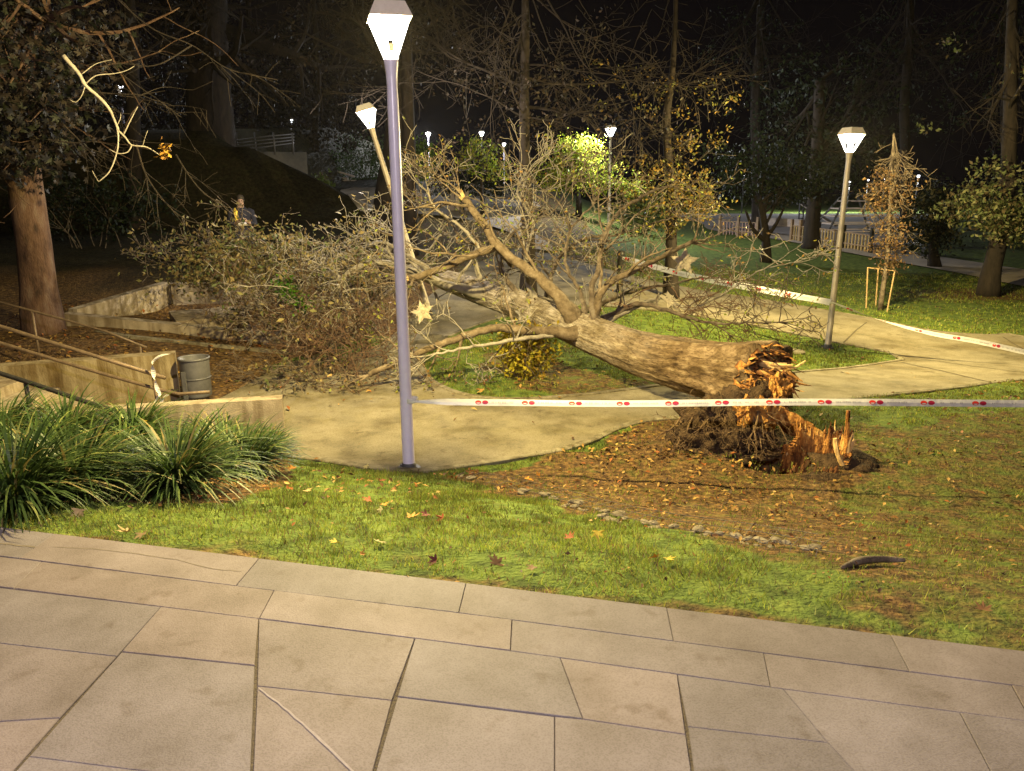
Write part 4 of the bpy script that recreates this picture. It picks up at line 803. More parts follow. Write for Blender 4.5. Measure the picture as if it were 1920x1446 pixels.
# limbs: (pixel x, pixel y, depth) control points, base and tip radius, twig settings
LIMBS = [
 ([(1085, 605, 10.5), (1050, 562, 10.5), (1010, 520, 10.6), (960, 485, 10.8), (925, 452, 10.9), (905, 418, 11), (870, 372, 11.2)], .098, .05, 'limbbark', 5, 1.0),
 ([(935, 462, 11.0), (880, 480, 11.1), (830, 503, 11.2), (790, 516, 11.2), (768, 522, 11.2)], .062, .05, 'limbbark', 3, .7),
 ([(1135, 590, 10.3), (1110, 545, 10.4), (1122, 505, 10.5), (1130, 450, 10.6), (1165, 395, 10.8), (1225, 358, 11), (1262, 350, 11.1)], .055, .016, 'branchbark', 8, .8),
 ([(1118, 585, 10.4), (1130, 545, 10.3), (1180, 512, 10.4), (1240, 482, 10.6), (1300, 452, 10.8)], .055, .03, 'limbbark', 6, .7),
 ([(1125, 590, 10.6), (1090, 550, 10.7), (1065, 510, 10.8), (1060, 470, 10.9), (1075, 425, 11), (1110, 385, 11.1)], .04, .012, 'branchbark', 9, .8),
 ([(1140, 585, 10.8), (1190, 572, 10.8), (1240, 580, 10.6), (1300, 598, 10.2), (1350, 606, 10.0), (1420, 605, 9.9), (1460, 606, 9.8)], .055, .008, 'branchbark', 12, .55),
 ([(1170, 600, 10.8), (1230, 560, 11), (1290, 580, 10.7), (1340, 560, 10.6), (1385, 533, 10.6), (1430, 505, 10.6), (1490, 492, 10.6)], .04, .006, 'palebark', 12, .5),
 ([(1100, 570, 11.2), (1180, 548, 11.6), (1250, 535, 11.8), (1330, 520, 12), (1400, 535, 11.8)], .05, .008, 'branchbark', 9, .7),
 ([(900, 548, 12.0), (840, 535, 12.2), (790, 515, 12.4), (745, 498, 12.4), (700, 494, 12.4), (655, 510, 12.3), (636, 540, 12.1), (640, 560, 12.0)], .08, .04, 'palebark', 8, .7),
 ([(800, 520, 13.0), (750, 470, 13), (712, 455, 13), (672, 470, 12.9), (640, 500, 12.7), (610, 520, 12.6)], .045, .015, 'palebark', 9, .8),
 ([(790, 512, 13.4), (720, 505, 13.4), (650, 490, 13.4), (590, 500, 13.4), (530, 470, 13.5), (470, 450, 13.6), (400, 460, 13.8)], .07, .012, 'branchbark', 14, .9),
 ([(780, 515, 13.5), (700, 530, 13.3), (620, 545, 13.2), (540, 520, 13.2), (460, 500, 13.3), (370, 500, 13.6), (320, 490, 13.8)], .06, .010, 'branchbark', 14, .9),
 ([(1090, 630, 10.3), (1010, 622, 10.2), (930, 615, 10.2), (850, 638, 10.1), (790, 660, 10.0), (740, 682, 9.9), (690, 703, 9.8)], .08, .035, 'limbbark', 8, .6),
 ([(1080, 625, 10.4), (1000, 632, 10.1), (920, 645, 9.9), (860, 655, 9.8), (800, 668, 9.8)], .05, .012, 'palebark', 7, .5),
 ([(905, 475, 11.3), (870, 430, 11.4), (835, 405, 11.5), (812, 385, 11.6), (800, 350, 11.7)], .03, .012, 'palebark', 6, .6),
 ([(960, 500, 11.2), (930, 470, 11.5), (870, 450, 11.8), (830, 400, 12), (790, 385, 12.2)], .03, .008, 'branchbark', 8, .7),
 ([(1010, 580, 11.3), (990, 530, 11.5), (985, 480, 11.8), (1000, 420, 12), (970, 360, 12.2), (985, 330, 12.3)], .05, .012, 'palebark', 10, .8),
 ([(980, 570, 11.6), (940, 500, 12), (960, 440, 12.4), (1030, 400, 12.6), (1060, 360, 12.8)], .045, .010, 'branchbark', 10, .8),
 ([(1040, 570, 11.4), (1040, 500, 11.8), (1090, 450, 12), (1160, 440, 12.2), (1220, 420, 12.4), (1290, 400, 12.6)], .045, .010, 'branchbark', 10, .8),
 ([(900, 540, 12.4), (880, 470, 12.8), (830, 440, 13), (800, 470, 13.2), (740, 440, 13.4)], .04, .010, 'palebark', 10, .8),
 ([(760, 520, 13.4), (690, 560, 12.8), (620, 590, 12.2), (540, 610, 11.8), (500, 600, 11.6)], .05, .008, 'branchbark', 16, .8),
 ([(740, 540, 12.8), (680, 590, 11.9), (630, 640, 11), (600, 672, 10.5), (570, 690, 10.1)], .04, .008, 'branchbark', 14, .6),
 ([(960, 545, 11.9), (975, 600, 11.2), (950, 640, 10.9), (905, 690, 10.2)], .03, .006, 'palebark', 8, .5),
]
tips_left = []; tips_mid = []
for li, (ctrl, r0, r1, mat, kids, tl_) in enumerate(LIMBS):
    C0 = W(*ctrl[0]); bi = min(TS, key=lambda q: (Vector(q[:3]) - C0).length); near = (Vector(bi[:3]) - C0).length < .75
    P = spline([tuple(Vector(bi[:3]))] * near + [(*W(*c),) for c in (ctrl[1:] if near else ctrl)], .07); k = len(P); m = MB(); P = [Vector(q) + rvec() * .012 for q in P]
    for q in P: q.z = max(q.z, float(Z(q.x, q.y)) + .02)
    rr = [(r0 + (r1 - r0) * (i / (k - 1)) ** .8) * ((1 + 1.0 * max(0, 1 - i / 9) ** 1.5) * (.5 + .5 * min(1, i / 3)) if near else 1) for i in range(k)]
    m.tube(P, rr, 10 if r0 > .05 else 7, 0, fn=lambda i, j, a: 1 + .18 * float(vn(i * .5 + j * 2.3, j * 1.7 + li * 7, 1, 51)))
    tp = tips_left if ctrl[-1][0] < 660 else tips_mid
    for _ in range(int(kids * (1.05 if ctrl[-1][0] < 660 else .85))):
        i = rng.randrange(int(k * .18), k); d = (P[min(i + 1, k - 1)] - P[i - 1]).normalized(); d = (d * .6 + rvec() * .9 + Vector((0, 0, .25))).normalized()
        grow(m, P[i], d, tl_ * rng.uniform(.6, 1.5), max(.008, min(.028, rr[i] * .6)), 2, 3, .58, -.01, 5, 0, .03, .0048, 0, tp)
    for _ in range(4): grow(m, P[-1], (P[-1] - P[-3]).normalized() + rvec() * .5, tl_ * .8, max(.008, min(.016, r1 * .5)), 2, 3, .55, 0, 5, 0, .05, .0045, 0, tp)
    mats = [M[mat]]
    if li < 2:     # snapped end
        mats.append(M['palewood'])
        for _ in range(14): shard(m, P[-1] + rvec() * r1 * .6, (P[-1] - P[-4]).normalized() + rvec() * .18, rng.uniform(.06, .20), rng.uniform(.02, .05), 1)
    fbuild(m, 'branch', mats, True, None, ['thick snapped limb pointing up with a bare orange end', 'dark broken limb with a pale sawn looking end'][li] if li < 2 else None)
# snarl of fine twigs round the crown and over the ground
m = MB()
for _ in range(120):
    px, py, y = rng.choice([(rng.gauss(600, 80), rng.gauss(565, 28), 12), (rng.gauss(700, 60), rng.gauss(520, 40), 13), (rng.gauss(660, 60), rng.gauss(490, 22), 12.8)])
    p = W(px, py, y + rng.gauss(0, .3)); p.z = max(p.z, float(Z(p.x, p.y)) + .03); grow(m, p, rvec() + Vector((-.5, 0, .15)), rng.uniform(.35, .8), rng.uniform(.007, .013), 2, 3, .62, -.01, 4, 0, 0, .0045, 0, tips_left)
for _ in range(48):
    p = W(rng.gauss(1030, 110), rng.gauss(452, 45), rng.uniform(11.2, 13)); p.z = max(p.z, float(Z(p.x, p.y)) + .03); grow(m, p, rvec() + Vector((0, 0, .5)), rng.uniform(.35, .8), rng.uniform(.007, .013), 2, 3, .6, -.01, 4, 0, 0, .0042, 0, tips_mid)
o = fbuild(m, 'twigs', M['palebark']); o['kind'] = 'stuff'
m = MB()
for _ in range(165):
    px, py, y = rng.choice([(rng.gauss(615, 50), rng.gauss(598, 22), 11.9), (rng.gauss(660, 55), rng.gauss(640, 20), 11), (rng.gauss(670, 45), rng.gauss(666, 12), 10.4), (rng.gauss(530, 45), rng.gauss(580, 18), 12.4)])
    p = W(px, py, y + rng.gauss(0, .3)); p.z = max(p.z, float(Z(p.x, p.y)) + .03); grow(m, p, rvec() + Vector((-.5, 0, .1)), rng.uniform(.3, .75), rng.uniform(.005, .011), 2, 3, .5, -.03, 4, 0, 0, .0036, 0, None)
for _ in range(26):
    p = W(rng.gauss(1290, 60), rng.gauss(585, 18), rng.uniform(10, 11)); p.z = max(p.z, float(Z(p.x, p.y)) + .03); grow(m, p, rvec() + Vector((.6, 0, .1)), rng.uniform(.4, .8), rng.uniform(.005, .010), 2, 3, .5, -.02, 4, 0, 0, .004, 0)
o = fbuild(m, 'brushwood', M['redtwig']); o['kind'] = 'stuff'
tl = [q for q in tips_left if q.x < -2.2]; rng.shuffle(tl); pts = [tuple(q + rvec() * .06) for q in tl[:2600]]
for cx, cy, yd, sx, sy, n in [(470, 470, 13.6, 50, 24, 1300), (390, 505, 13.4, 50, 26, 1100), (450, 518, 12.8, 60, 18, 700), (510, 500, 13.2, 35, 25, 500)]:
    for _ in range(n): q = W(rng.gauss(cx, sx), rng.gauss(cy, sy), yd + rng.gauss(0, .4)); q.z = max(q.z, float(Z(q.x, q.y)) + .05); pts.append(tuple(q))
V1, T1, C1 = leaf_arrays(pts, nr.uniform(.028, .055, len(pts)), [(.24, .22, .08), (.30, .24, .10), (.15, .18, .06), (.36, .27, .11), (.18, .12, .05)])
pg = []
for cx, cy, n in [(545, 552, 180), (530, 535, 110), (562, 570, 80)]:
    for _ in range(n): pg.append(tuple(W(rng.gauss(cx, 11), rng.gauss(cy, 10), 11.9 + rng.gauss(0, .12))))
V2, T2, C2 = leaf_arrays(pg, .038, [(.12, .30, .02), (.18, .38, .03), (.08, .22, .02)])
tmid = [q for q in tips_mid]; rng.shuffle(tmid); pm_ = [tuple(q + rvec() * .05) for q in tmid[:1700]]
for cx, cy in [(710, 580), (690, 620), (870, 470), (600, 640), (640, 690)]:
    for _ in range(26): pm_.append(tuple(W(rng.gauss(cx, 9), rng.gauss(cy, 7), 11.2)))
V3, T3, C3 = leaf_arrays(pm_, .03, [(.36, .32, .05), (.30, .17, .05), (.26, .30, .05), (.16, .10, .05), (.32, .36, .06)])
o = npmesh('foliage', np.vstack([V1, V2, V3]) - np.array(FT), np.vstack([T1, T2 + len(V1), T3 + len(V1) + len(V2)]), M['leaf'], ft, np.vstack([C1, C2, C3]))
# loose broken branches on the path
for lab, ctrl, r in [('small broken branch with a pale snapped end lying on the path left of the lamp', [(515, 700, 0), (545, 712, 0), (580, 718, 0), (612, 711, 0)], .022), ('thin forked twig on the path between the bin and the small broken branch', [(470, 728, 0), (500, 715, 0), (530, 722, 0)], .009)]:
    P = [G(a, b) + Vector((0, 0, .03)) for a, b, _ in ctrl]; m = MB(); S = [Vector(q) for q in spline([tuple(q) for q in P], .04)]; m.tube(S, [r * (.4 + .6 * i / len(S)) for i in range(len(S))], 7)
    for _ in range(9): i = rng.randrange(len(S) // 2); grow(m, S[i], (-.7, rng.gauss(0, .5), .35), rng.uniform(.25, .6), r * .35, 2, 3, .4, -.03, 4, 0, 0, .0022, 0)
    if r > .02:
        for _ in range(8): shard(m, S[-1], Vector((1, .1, .25)) + rvec() * .3, .09, .02, 1)
    tag(m.build('broken_branch', [M['branchbark'], M['palewood']]), lab, 'branch', 'broken branches on the path')

# ------------------------------------------------------------------ the stump
SP = G(1530, 873); st = empty('tree_stump', SP, 'hollow splintered stump left in the ground with orange broken wood', 'tree stump')
def sbuild(m, name, mats, smooth=False): return local(m.build(name, mats, st, smooth), st)
m = MB(); n_ = 74; cols_ = []     # ring wall of torn wood standing in the soil, open towards the roots
for i in range(n_ + 1):
    a = R(-38 + 186 * i / n_); f = i / n_; h_ = .24 + .10 * float(vn(f * 9, 3, 1, 63)) + .14 * float(vn(f * 34, 8, 1, 64)); h_ = max(.05, h_ - .10 * (f > .8) - .16 * (f < .10)); r_o, r_i = .315 + .05 * float(vn(f * 12, 1, 1, 65)), .255 + .05 * float(vn(f * 15, 5, 1, 66)); cols_.append((a, h_, r_o, r_i))
def rw(a, r, z): return SP + Vector((math.cos(a) * r * 1.05, math.sin(a) * r * .80 + .02, z))
for i in range(n_):
    a0, h0, o0, i0 = cols_[i]; a1, h1, o1, i1 = cols_[i + 1]; h1 = h0 + (h1 - h0) * .35; f = i / n_
    for z0, z1, w_ in ((-.14, .06, .55), (.06, .14, .35), (.14, 1, .2)):
        q0, q1 = min(z1, h0) if z1 < 1 else h0, min(z1, h1) if z1 < 1 else h1
        pale = float(vn(f * 11, z0 * 6 + 2, 1, 67)) > .12; dark = rng.random() < w_; mi = 0; jz = .012 * rng.random()
        m.add([rw(a0, i0 - jz, z0), rw(a1, i1 - jz, z0), rw(a1, i1 + .01 - jz, q1), rw(a0, i0 + .01 - jz, q0)], [(0, 1, 2, 3)], mi); m.add([rw(a0, o0, z0), rw(a1, o1, z0), rw(a1, o1 - .02, q1), rw(a0, o0 - .02, q0)], [(3, 2, 1, 0)], 0)
    m.add([rw(a0, i0 + .01, h0), rw(a1, i1 + .01, h1), rw(a1, o1 - .02, h1), rw(a0, o0 - .02, h0)], [(0, 1, 2, 3)], 0)
for i in range(70):
    a, h_, ro, ri = cols_[rng.randrange(8, n_ - 4)]; shard(m, rw(a, (ro + ri) / 2, h_ * .5), (math.cos(a) * .15 + rng.gauss(0, .1), math.sin(a) * .15, 1), h_ * rng.uniform(.4, .8), rng.uniform(.012, .05), rng.choice([0, 0, 1, 2]))
for i in range(22):
    p = rw(R(rng.uniform(200, 330)), .27 + rng.uniform(-.05, .05), -.05); shard(m, p, (rng.gauss(0, .3), -.1, 1), rng.uniform(.06, .13), rng.uniform(.03, .08), rng.choice([2, 2, 0]))
sbuild(m, 'torn_ring', [M['stumpwood'], M['palewood'], M['darkwood']])
m = MB(); e0 = W(1592, 884, SP.y + .02); e0.z = SP.z - .05; e1 = W(1588, 818, SP.y + .02); e2 = W(1591, 770, SP.y + .03)
m.tube(spline([tuple(e0), tuple(e1), tuple(e2)], .03), [.042, .043, .042, .041, .040, .038, .037, .036, .034, .033, .032, .030, .028, .026, .024, .022, .02, .02][:len(spline([tuple(e0), tuple(e1), tuple(e2)], .03))] + [.02] * max(0, len(spline([tuple(e0), tuple(e1), tuple(e2)], .03)) - 18), 7, fn=lambda i, j, a: 1 + .35 * float(vn(j * 3.1, i * .22, 1, 61)))
sbuild(m, 'upright_splinter', M['stumpwood'])
m = MB(); m.tube(spline([tuple(W(1566, 822, SP.y - .12)), tuple(W(1570, 850, SP.y - .14)), tuple(W(1580, 872, SP.y - .15))], .02), .022, 6, fn=lambda i, j, a: 1 + .5 * float(vn(j * 2.1, i * .4, 1, 62))); sbuild(m, 'pale_splinter', M['palewood'])
m = MB(); c0, c1, c2 = W(1446, 768, 7.45), W(1500, 800, 7.3), W(1565, 836, 7.12)
u0 = Vector((.02, -.05, .10)); rows = []
for k in range(13):
    t = k / 12; c = c0.lerp(c1, t * 2) if t < .5 else c1.lerp(c2, t * 2 - 1); wd = (.6 + 1.1 * math.sin(math.pi * min(1, t * .9 + .12))) * (1 + rng.uniform(-.1, .1)); th = Vector((.01, .035, -.02)); a_, b_ = c + u0 * wd * .55, c - u0 * wd * .75; rows.append([a_, a_.lerp(b_, .33) + Vector((0, -.012, .008)) * rng.random(), a_.lerp(b_, .66) - Vector((0, -.012, 0)) * rng.random(), b_, b_ + th, a_ + th])
for k in range(13): m.v += [tuple(q) for q in rows[k]]
for k in range(12):
    for j in range(6): q = (j + 1) % 6; m.f.append((k * 6 + j, k * 6 + q, k * 6 + 6 + q, k * 6 + 6 + j)); m.m.append(0)
for k in range(16): shard(m, c2 + rvec() * .05, Vector((.7, -.2, -.5)) + rvec() * .3, rng.uniform(.06, .14), .03, 0); shard(m, c0 + rvec() * .05, Vector((-.7, .1, .4)) + rvec() * .3, rng.uniform(.08, .2), .05, 0)
sbuild(m, 'torn_plank', M['stumpwood'])
m = MB(); lump(m, SP + Vector((.30, .05, -.08)), (.30, .30, .16), 21, .6); lump(m, SP + Vector((.05, -.30, -.08)), (.34, .10, .10), 23, .8); sbuild(m, 'soil_collar', M['soil'], True)

# ------------------------------------------------------------------ woven stars from the Christmas lights, fallen with the crown
def star(label, c, s, rx, rz, ry=0):
    m = MB(); P = []
    for k in range(10): a = R(90 + 36 * k); r = s if k % 2 == 0 else s * .42; P.append((r * math.cos(a), r * math.sin(a)))
    q = lambda f, z: [(x * f, y * f, z) for x, y in P]
    for z in (.018, -.018):
        o_ = len(m.v); m.v += q(1, z) + q(.26, z * 1.9)
        for k in range(10): n = (k + 1) % 10; m.f.append((o_ + k, o_ + n, o_ + 10 + n, o_ + 10 + k)); m.m.append(0)
    m.add(q(1, .018) + q(1, -.018), [(k, (k + 1) % 10, 10 + (k + 1) % 10, 10 + k) for k in range(10)])
    for k in range(26):
        a = rng.uniform(0, 6.28); x, y = rng.uniform(-.5, .5) * s, rng.uniform(-.5, .5) * s; m.tube([(x - math.cos(a) * s * .3, y - math.sin(a) * s * .3, .030), (x, y, .036), (x + math.cos(a) * s * .3, y + math.sin(a) * s * .3, .030)], .004, 4)
    for k in range(0, 10, 2): m.tube([(0, 0, .028), (P[k][0], P[k][1], .02)], .005, 4)
    o = m.build('star_ornament', M['star']); o.location = c; o.rotation_euler = (R(rx), R(ry), R(rz)); return tag(o, label, 'star ornament', 'fallen star ornaments')
star('pale woven star hanging under the dark limb right beside the nearest lamp pole', W(793, 586, 10.4), .17, 80, 12, -14)
star('pale woven star upright among twigs in front of the far tape', W(1283, 491, 10.9), .215, 84, -8, 3)
star('pale woven star half buried in twigs, lying over the far path', W(1258, 566, 10.9), .20, 40, 30, 20)

# ------------------------------------------------------------------ trees, shrubs
def tree(name, label, base, pts, r0, r1, crowns, leafn, ls, cols, bark='brownbark', seed=1, cat='tree', group=None, limbs=14, limbL=2.0, maple=False, extra=None, flare=1.35, depth=2, trunkpts=None):
    """pts: trunk centre line in world space; crowns: (centre, radii, share)"""
    root = empty(name, base, label, cat, group); m = MB(); P = spline([tuple(q) for q in pts], .18); k = len(P)
    rr = [(r0 + (r1 - r0) * i / (k - 1)) * (1 + (flare - 1) * max(0, 1 - i / 4)) for i in range(k)]
    m.tube(P, rr, 18, fn=lambda i, j, a: 1 + .12 * float(vn(i * .4, a * 3 + seed, 1, 71)) + .08 * float(vn(a * 7 + 9, i * .25, 1, 72)))
    for e in (extra or []): Q = spline([tuple(q[:3]) for q in e], .15); m.tube(Q, [e[0][3] * (1 - .7 * i / len(Q)) for i in range(len(Q))], 8)
    local(m.build('trunk', M[bark], root, True), root); m = MB(); tips = []
    for i in range(limbs):
        c, rad, _ = crowns[i % len(crowns)]; a = Vector(P[rng.randrange(int(k * .55), k)]); tgt = Vector(c) + Vector((rng.gauss(0, .5) * rad[0], rng.gauss(0, .5) * rad[1], rng.gauss(0, .4) * rad[2])); d = tgt - a
        grow(m, a, d + Vector((0, 0, .3)), min(limbL, d.length) * rng.uniform(.8, 1.25), r1 * rng.uniform(.25, .6), depth, 4, .3, 0, 5, 0, .02, .005, None, tips)
    if limbs: local(m.build('branches', M[bark], root), root)
    if leafn:
        pts_ = []
        for c, rad, share in crowns:
            nc = max(8, int(leafn * share / 16))
            for _ in range(nc):
                v = rvec() * (rng.random() ** .45); q = Vector((c[0] + v.x * rad[0], c[1] + v.y * rad[1], c[2] + v.z * rad[2])); s = rng.uniform(.5, 1.3) * ls * 3.2
                for _ in range(rng.randrange(6, 26)): pts_.append((q.x + rng.gauss(0, s), q.y + rng.gauss(0, s), q.z + rng.gauss(0, s * .7)))
        V, T, Cc = leaf_arrays(pts_, nr.uniform(.7, 1.25, len(pts_)) * ls, cols, 0, maple); npmesh('crown', V - np.array(base), T, M['leaf'], root, Cc)
    return root
def bush(name, label, c, rad, n, ls, cols, group=None, stems=8, cat='shrub'):
    base = Vector((c[0], c[1], float(Z(c[0], c[1])))); root = empty(name, base, label, cat, group); m = MB(); tips = []
    for _ in range(stems): grow(m, base + Vector((rng.gauss(0, rad[0] * .2), rng.gauss(0, rad[1] * .2), 0)), (rng.gauss(0, .4), rng.gauss(0, .3), 1), rad[2] * 1.7, .012 + rad[2] * .004, 2, 3, .25, 0, 5, 0, 0, .003, None, tips)
    local(m.build('stems', M['branchbark'], root), root); P = []
    for _ in range(n // 12):
        v = rvec() * (rng.random() ** .4); q = Vector(c) + Vector((v.x * rad[0], v.y * rad[1], v.z * rad[2]))
        for _ in range(12): P.append((q.x + rng.gauss(0, ls * 2), q.y + rng.gauss(0, ls * 2), max(base.z + .01, q.z + rng.gauss(0, ls * 2))))
    V, T, Cc = leaf_arrays(P, nr.uniform(.7, 1.25, len(P)) * ls, cols); npmesh('foliage', V - np.array(base), T, M['leaf'], root, Cc); return root
def wp(lst, y): return [W(a, b, y) for a, b in lst]
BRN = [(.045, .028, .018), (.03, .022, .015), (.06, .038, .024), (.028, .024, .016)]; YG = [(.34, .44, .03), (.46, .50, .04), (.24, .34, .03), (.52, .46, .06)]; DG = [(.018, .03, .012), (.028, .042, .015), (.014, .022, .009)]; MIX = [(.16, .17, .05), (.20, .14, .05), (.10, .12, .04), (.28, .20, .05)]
# big trunk on the left with its maple like crown
b = G(82, 622); y0 = b.y
tree('broadleaf_tree', 'thick brown trunk beside the sunken bed, drooping maple leaves over its top', b, [b - Vector((0, 0, .1))] + wp([(72, 540), (60, 440), (48, 350), (38, 260), (30, 120), (22, -60)], y0), .27, .19,
     [(W(40, 60, y0 - 1.5), (1.1, 1.2, 1.0), .4), (W(50, 210, y0 - 1.6), (.75, .8, .55), .35), (W(20, 285, y0 - 1.5), (.55, .5, .22), .25)], 3600, .075, [(.03, .034, .018), (.042, .030, .024), (.028, .028, .034), (.05, .038, .028)], seed=3, limbs=14, limbL=2.4, maple=True, flare=1.25)
# its long hanging branch, lit from below
hb = MB(); y1 = 8.6
for ctrl, r0_, r1_ in [([(118, 104), (132, 120), (148, 138), (160, 160), (185, 182), (205, 205), (217, 232), (222, 245)], .030, .017), ([(222, 245), (235, 258), (247, 272), (275, 276), (298, 290)], .014, .007), ([(218, 232), (222, 260), (218, 290), (205, 322), (185, 341)], .013, .007), ([(185, 341), (178, 330), (173, 320)], .006, .003), ([(247, 272), (240, 285), (222, 288), (205, 280)], .009, .005), ([(232, 252), (245, 225), (258, 200)], .009, .007), ([(160, 158), (180, 142), (215, 138), (238, 132), (252, 124)], .009, .004), ([(160, 160), (153, 180), (142, 192), (131, 187)], .007, .004), ([(268, 273), (272, 258), (277, 245)], .005, .003), ([(152, 140), (180, 120), (210, 112)], .007, .003), ([(219, 236), (226, 222), (226, 214)], .006, .004)]:
    P = spline([tuple(W(a, c, y1 + (a - 200) * .002)) for a, c in ctrl], .03); hb.tube(P, [.72 * (r0_ + (r1_ - r0_) * i / len(P)) for i in range(len(P))], 7, fn=lambda i, j, a: 1 + .3 * float(vn(i * .8, j * 2., 1, 81)))
hroot = empty('hanging_branch', W(118, 104, y1), 'crooked bare branch hanging beside the left crown, lit pale yellow', 'branch'); local(hb.build('wood', M['palebark'], hroot, True), hroot)
lp = [tuple(W(rng.gauss(308, 9), rng.gauss(282, 8), y1 + rng.gauss(0, .05))) for _ in range(34)]; V, T, Cc = leaf_arrays(lp, .036, [(.50, .27, .04), (.42, .20, .04), (.55, .36, .07)]); npmesh('leaf_tuft', V - np.array(hroot.location), T, M['litter'], hroot, Cc)
# faint thin hanging twigs above the dark hill
m = MB()
for ctrl, y in [([(330, 290), (355, 330), (385, 365), (418, 382)], 9.6), ([(255, 270), (275, 330), (310, 380), (345, 410), (375, 418), (398, 408)], 9.2), ([(190, -30), (280, 50), (360, 85), (430, 130), (520, 150)], 9.8), ([(360, 85), (300, 120), (255, 122), (220, 100)], 9.6), ([(120, 235), (160, 275), (190, 312)], 9.0), ([(90, 262), (150, 268), (215, 255)], 9.0), ([(150, 170), (200, 175), (265, 178)], 9.0), ([(140, 60), (190, 100), (230, 140), (300, 190), (340, 220)], 9.7)]:
    S = [Vector(q) for q in spline([tuple(W(a, c, y)) for a, c in ctrl], .06)]; m.tube(S, [.010 * (1 - .6 * i / len(S)) for i in range(len(S))], 5)
    for _ in range(7): i = rng.randrange(2, len(S)); grow(m, S[i], (S[i] - S[i - 2]).normalized() + rvec() * .7, rng.uniform(.3, .7), .0045, 1, 3, .35, -.03, 4, 0, 0, .002)
tag(m.build('hanging_twigs', M['darkbark']), 'thin bare twigs trailing across the dark hill at upper left', 'branch')
# standing trees behind the fallen crown
b = W(990, 500, 16); b.z = float(Z(b.x, b.y))
tree('tall_tree', 'tall slim dark tree rising straight behind the fallen crown', b, [b] + wp([(990, 420), (985, 330), (983, 220), (985, 100), (985, -60)], 16), .16, .06,
     [(W(1000, 150, 16), (2.2, 1.5, 1.8), .5), (W(1150, 230, 15.6), (1.6, 1.2, 1.0), .3), (W(880, 200, 16.4), (1.3, 1.2, 1.4), .2)], 1500, .045, BRN, 'darkbark', 5, limbs=20, limbL=3.2, flare=1.4, depth=3)
b = W(1262, 470, 17.5); b.z = float(Z(b.x, b.y))
tree('autumn_tree', 'autumn tree with orange and olive leaves around a pale lit trunk', b, [b] + wp([(1258, 400), (1256, 330), (1250, 230), (1262, 120), (1270, -60)], 17.5), .15, .03,
     [(W(1280, 375, 16.9), (.75, .6, .85), .42), (W(1215, 340, 17), (.7, .6, .7), .16), (W(1300, 220, 17), (1.0, .9, 1.0), .14), (W(1190, 180, 17.2), (1.2, .8, 1.0), .07), (W(1318, 385, 16.9), (.35, .3, .3), .08)], 3600, .042, [(.22, .14, .035), (.28, .17, .03), (.13, .13, .035), (.09, .07, .035), (.17, .16, .035)], 'darkbark', 6, limbs=6, limbL=1.2)
LD = far.location.y + .8; print('FARLAMP', far.location)
b = W(1085, 440, LD); b.z = float(Z(b.x, b.y))
tree('lime_tree', 'bright yellow green tree under the white lamp behind the fallen crown', b, [b] + wp([(1085, 380), (1082, 320), (1080, 270)], LD), .12, .05,
     [(W(1085, 290, LD - .4), (1.1, .7, .9), .4), (W(1040, 330, LD - .4), (1.1, .7, .7), .25), (W(1110, 335, LD - .6), (1.2, .7, .75), .25), (W(1180, 350, LD - .4), (.7, .5, .5), .1)], 5200, .062, YG, 'darkbark', 7, limbs=10, limbL=1.4)
b = W(905, 400, 30); b.z = float(Z(b.x, b.y))
tree('lime_sapling', 'small yellow green sapling under the lamp left of the tall slim tree', b, [b] + wp([(903, 350), (903, 300), (902, 275)], 30), .08, .04, [(W(900, 290, 29.6), (.75, .5, .55), .5), (W(930, 320, 29.6), (.5, .4, .4), .25), (W(880, 310, 29.6), (.45, .4, .4), .25)], 900, .07, YG, 'darkbark', 8, limbs=8, limbL=1.1)
# dark trunks by the far path
b = W(716, 418, 24); b.z = float(Z(b.x, b.y)) - .1
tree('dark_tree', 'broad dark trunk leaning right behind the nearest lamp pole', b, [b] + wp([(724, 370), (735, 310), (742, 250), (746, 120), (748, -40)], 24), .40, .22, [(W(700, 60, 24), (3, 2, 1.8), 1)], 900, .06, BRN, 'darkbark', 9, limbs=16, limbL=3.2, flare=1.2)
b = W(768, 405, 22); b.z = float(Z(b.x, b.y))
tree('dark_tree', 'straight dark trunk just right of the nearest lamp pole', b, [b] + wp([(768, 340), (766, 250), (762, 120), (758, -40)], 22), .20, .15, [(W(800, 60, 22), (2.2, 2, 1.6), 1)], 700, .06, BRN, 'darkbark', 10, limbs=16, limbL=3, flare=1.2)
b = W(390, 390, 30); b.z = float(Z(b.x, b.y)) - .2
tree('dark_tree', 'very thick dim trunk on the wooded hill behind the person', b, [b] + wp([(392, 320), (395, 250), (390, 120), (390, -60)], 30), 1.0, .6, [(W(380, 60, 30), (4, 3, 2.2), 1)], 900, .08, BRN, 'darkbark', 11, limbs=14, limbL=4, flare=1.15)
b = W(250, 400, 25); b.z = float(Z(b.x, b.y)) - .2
tree('dark_tree', 'dim slim trunk on the hill between the big left trunk and the thick dim trunk', b, [b] + wp([(252, 330), (250, 220), (246, 80), (240, -60)], 25), .24, .16, [(W(240, 60, 25), (3, 2, 2), 1)], 700, .07, BRN, 'darkbark', 12, limbs=16, limbL=3.5)
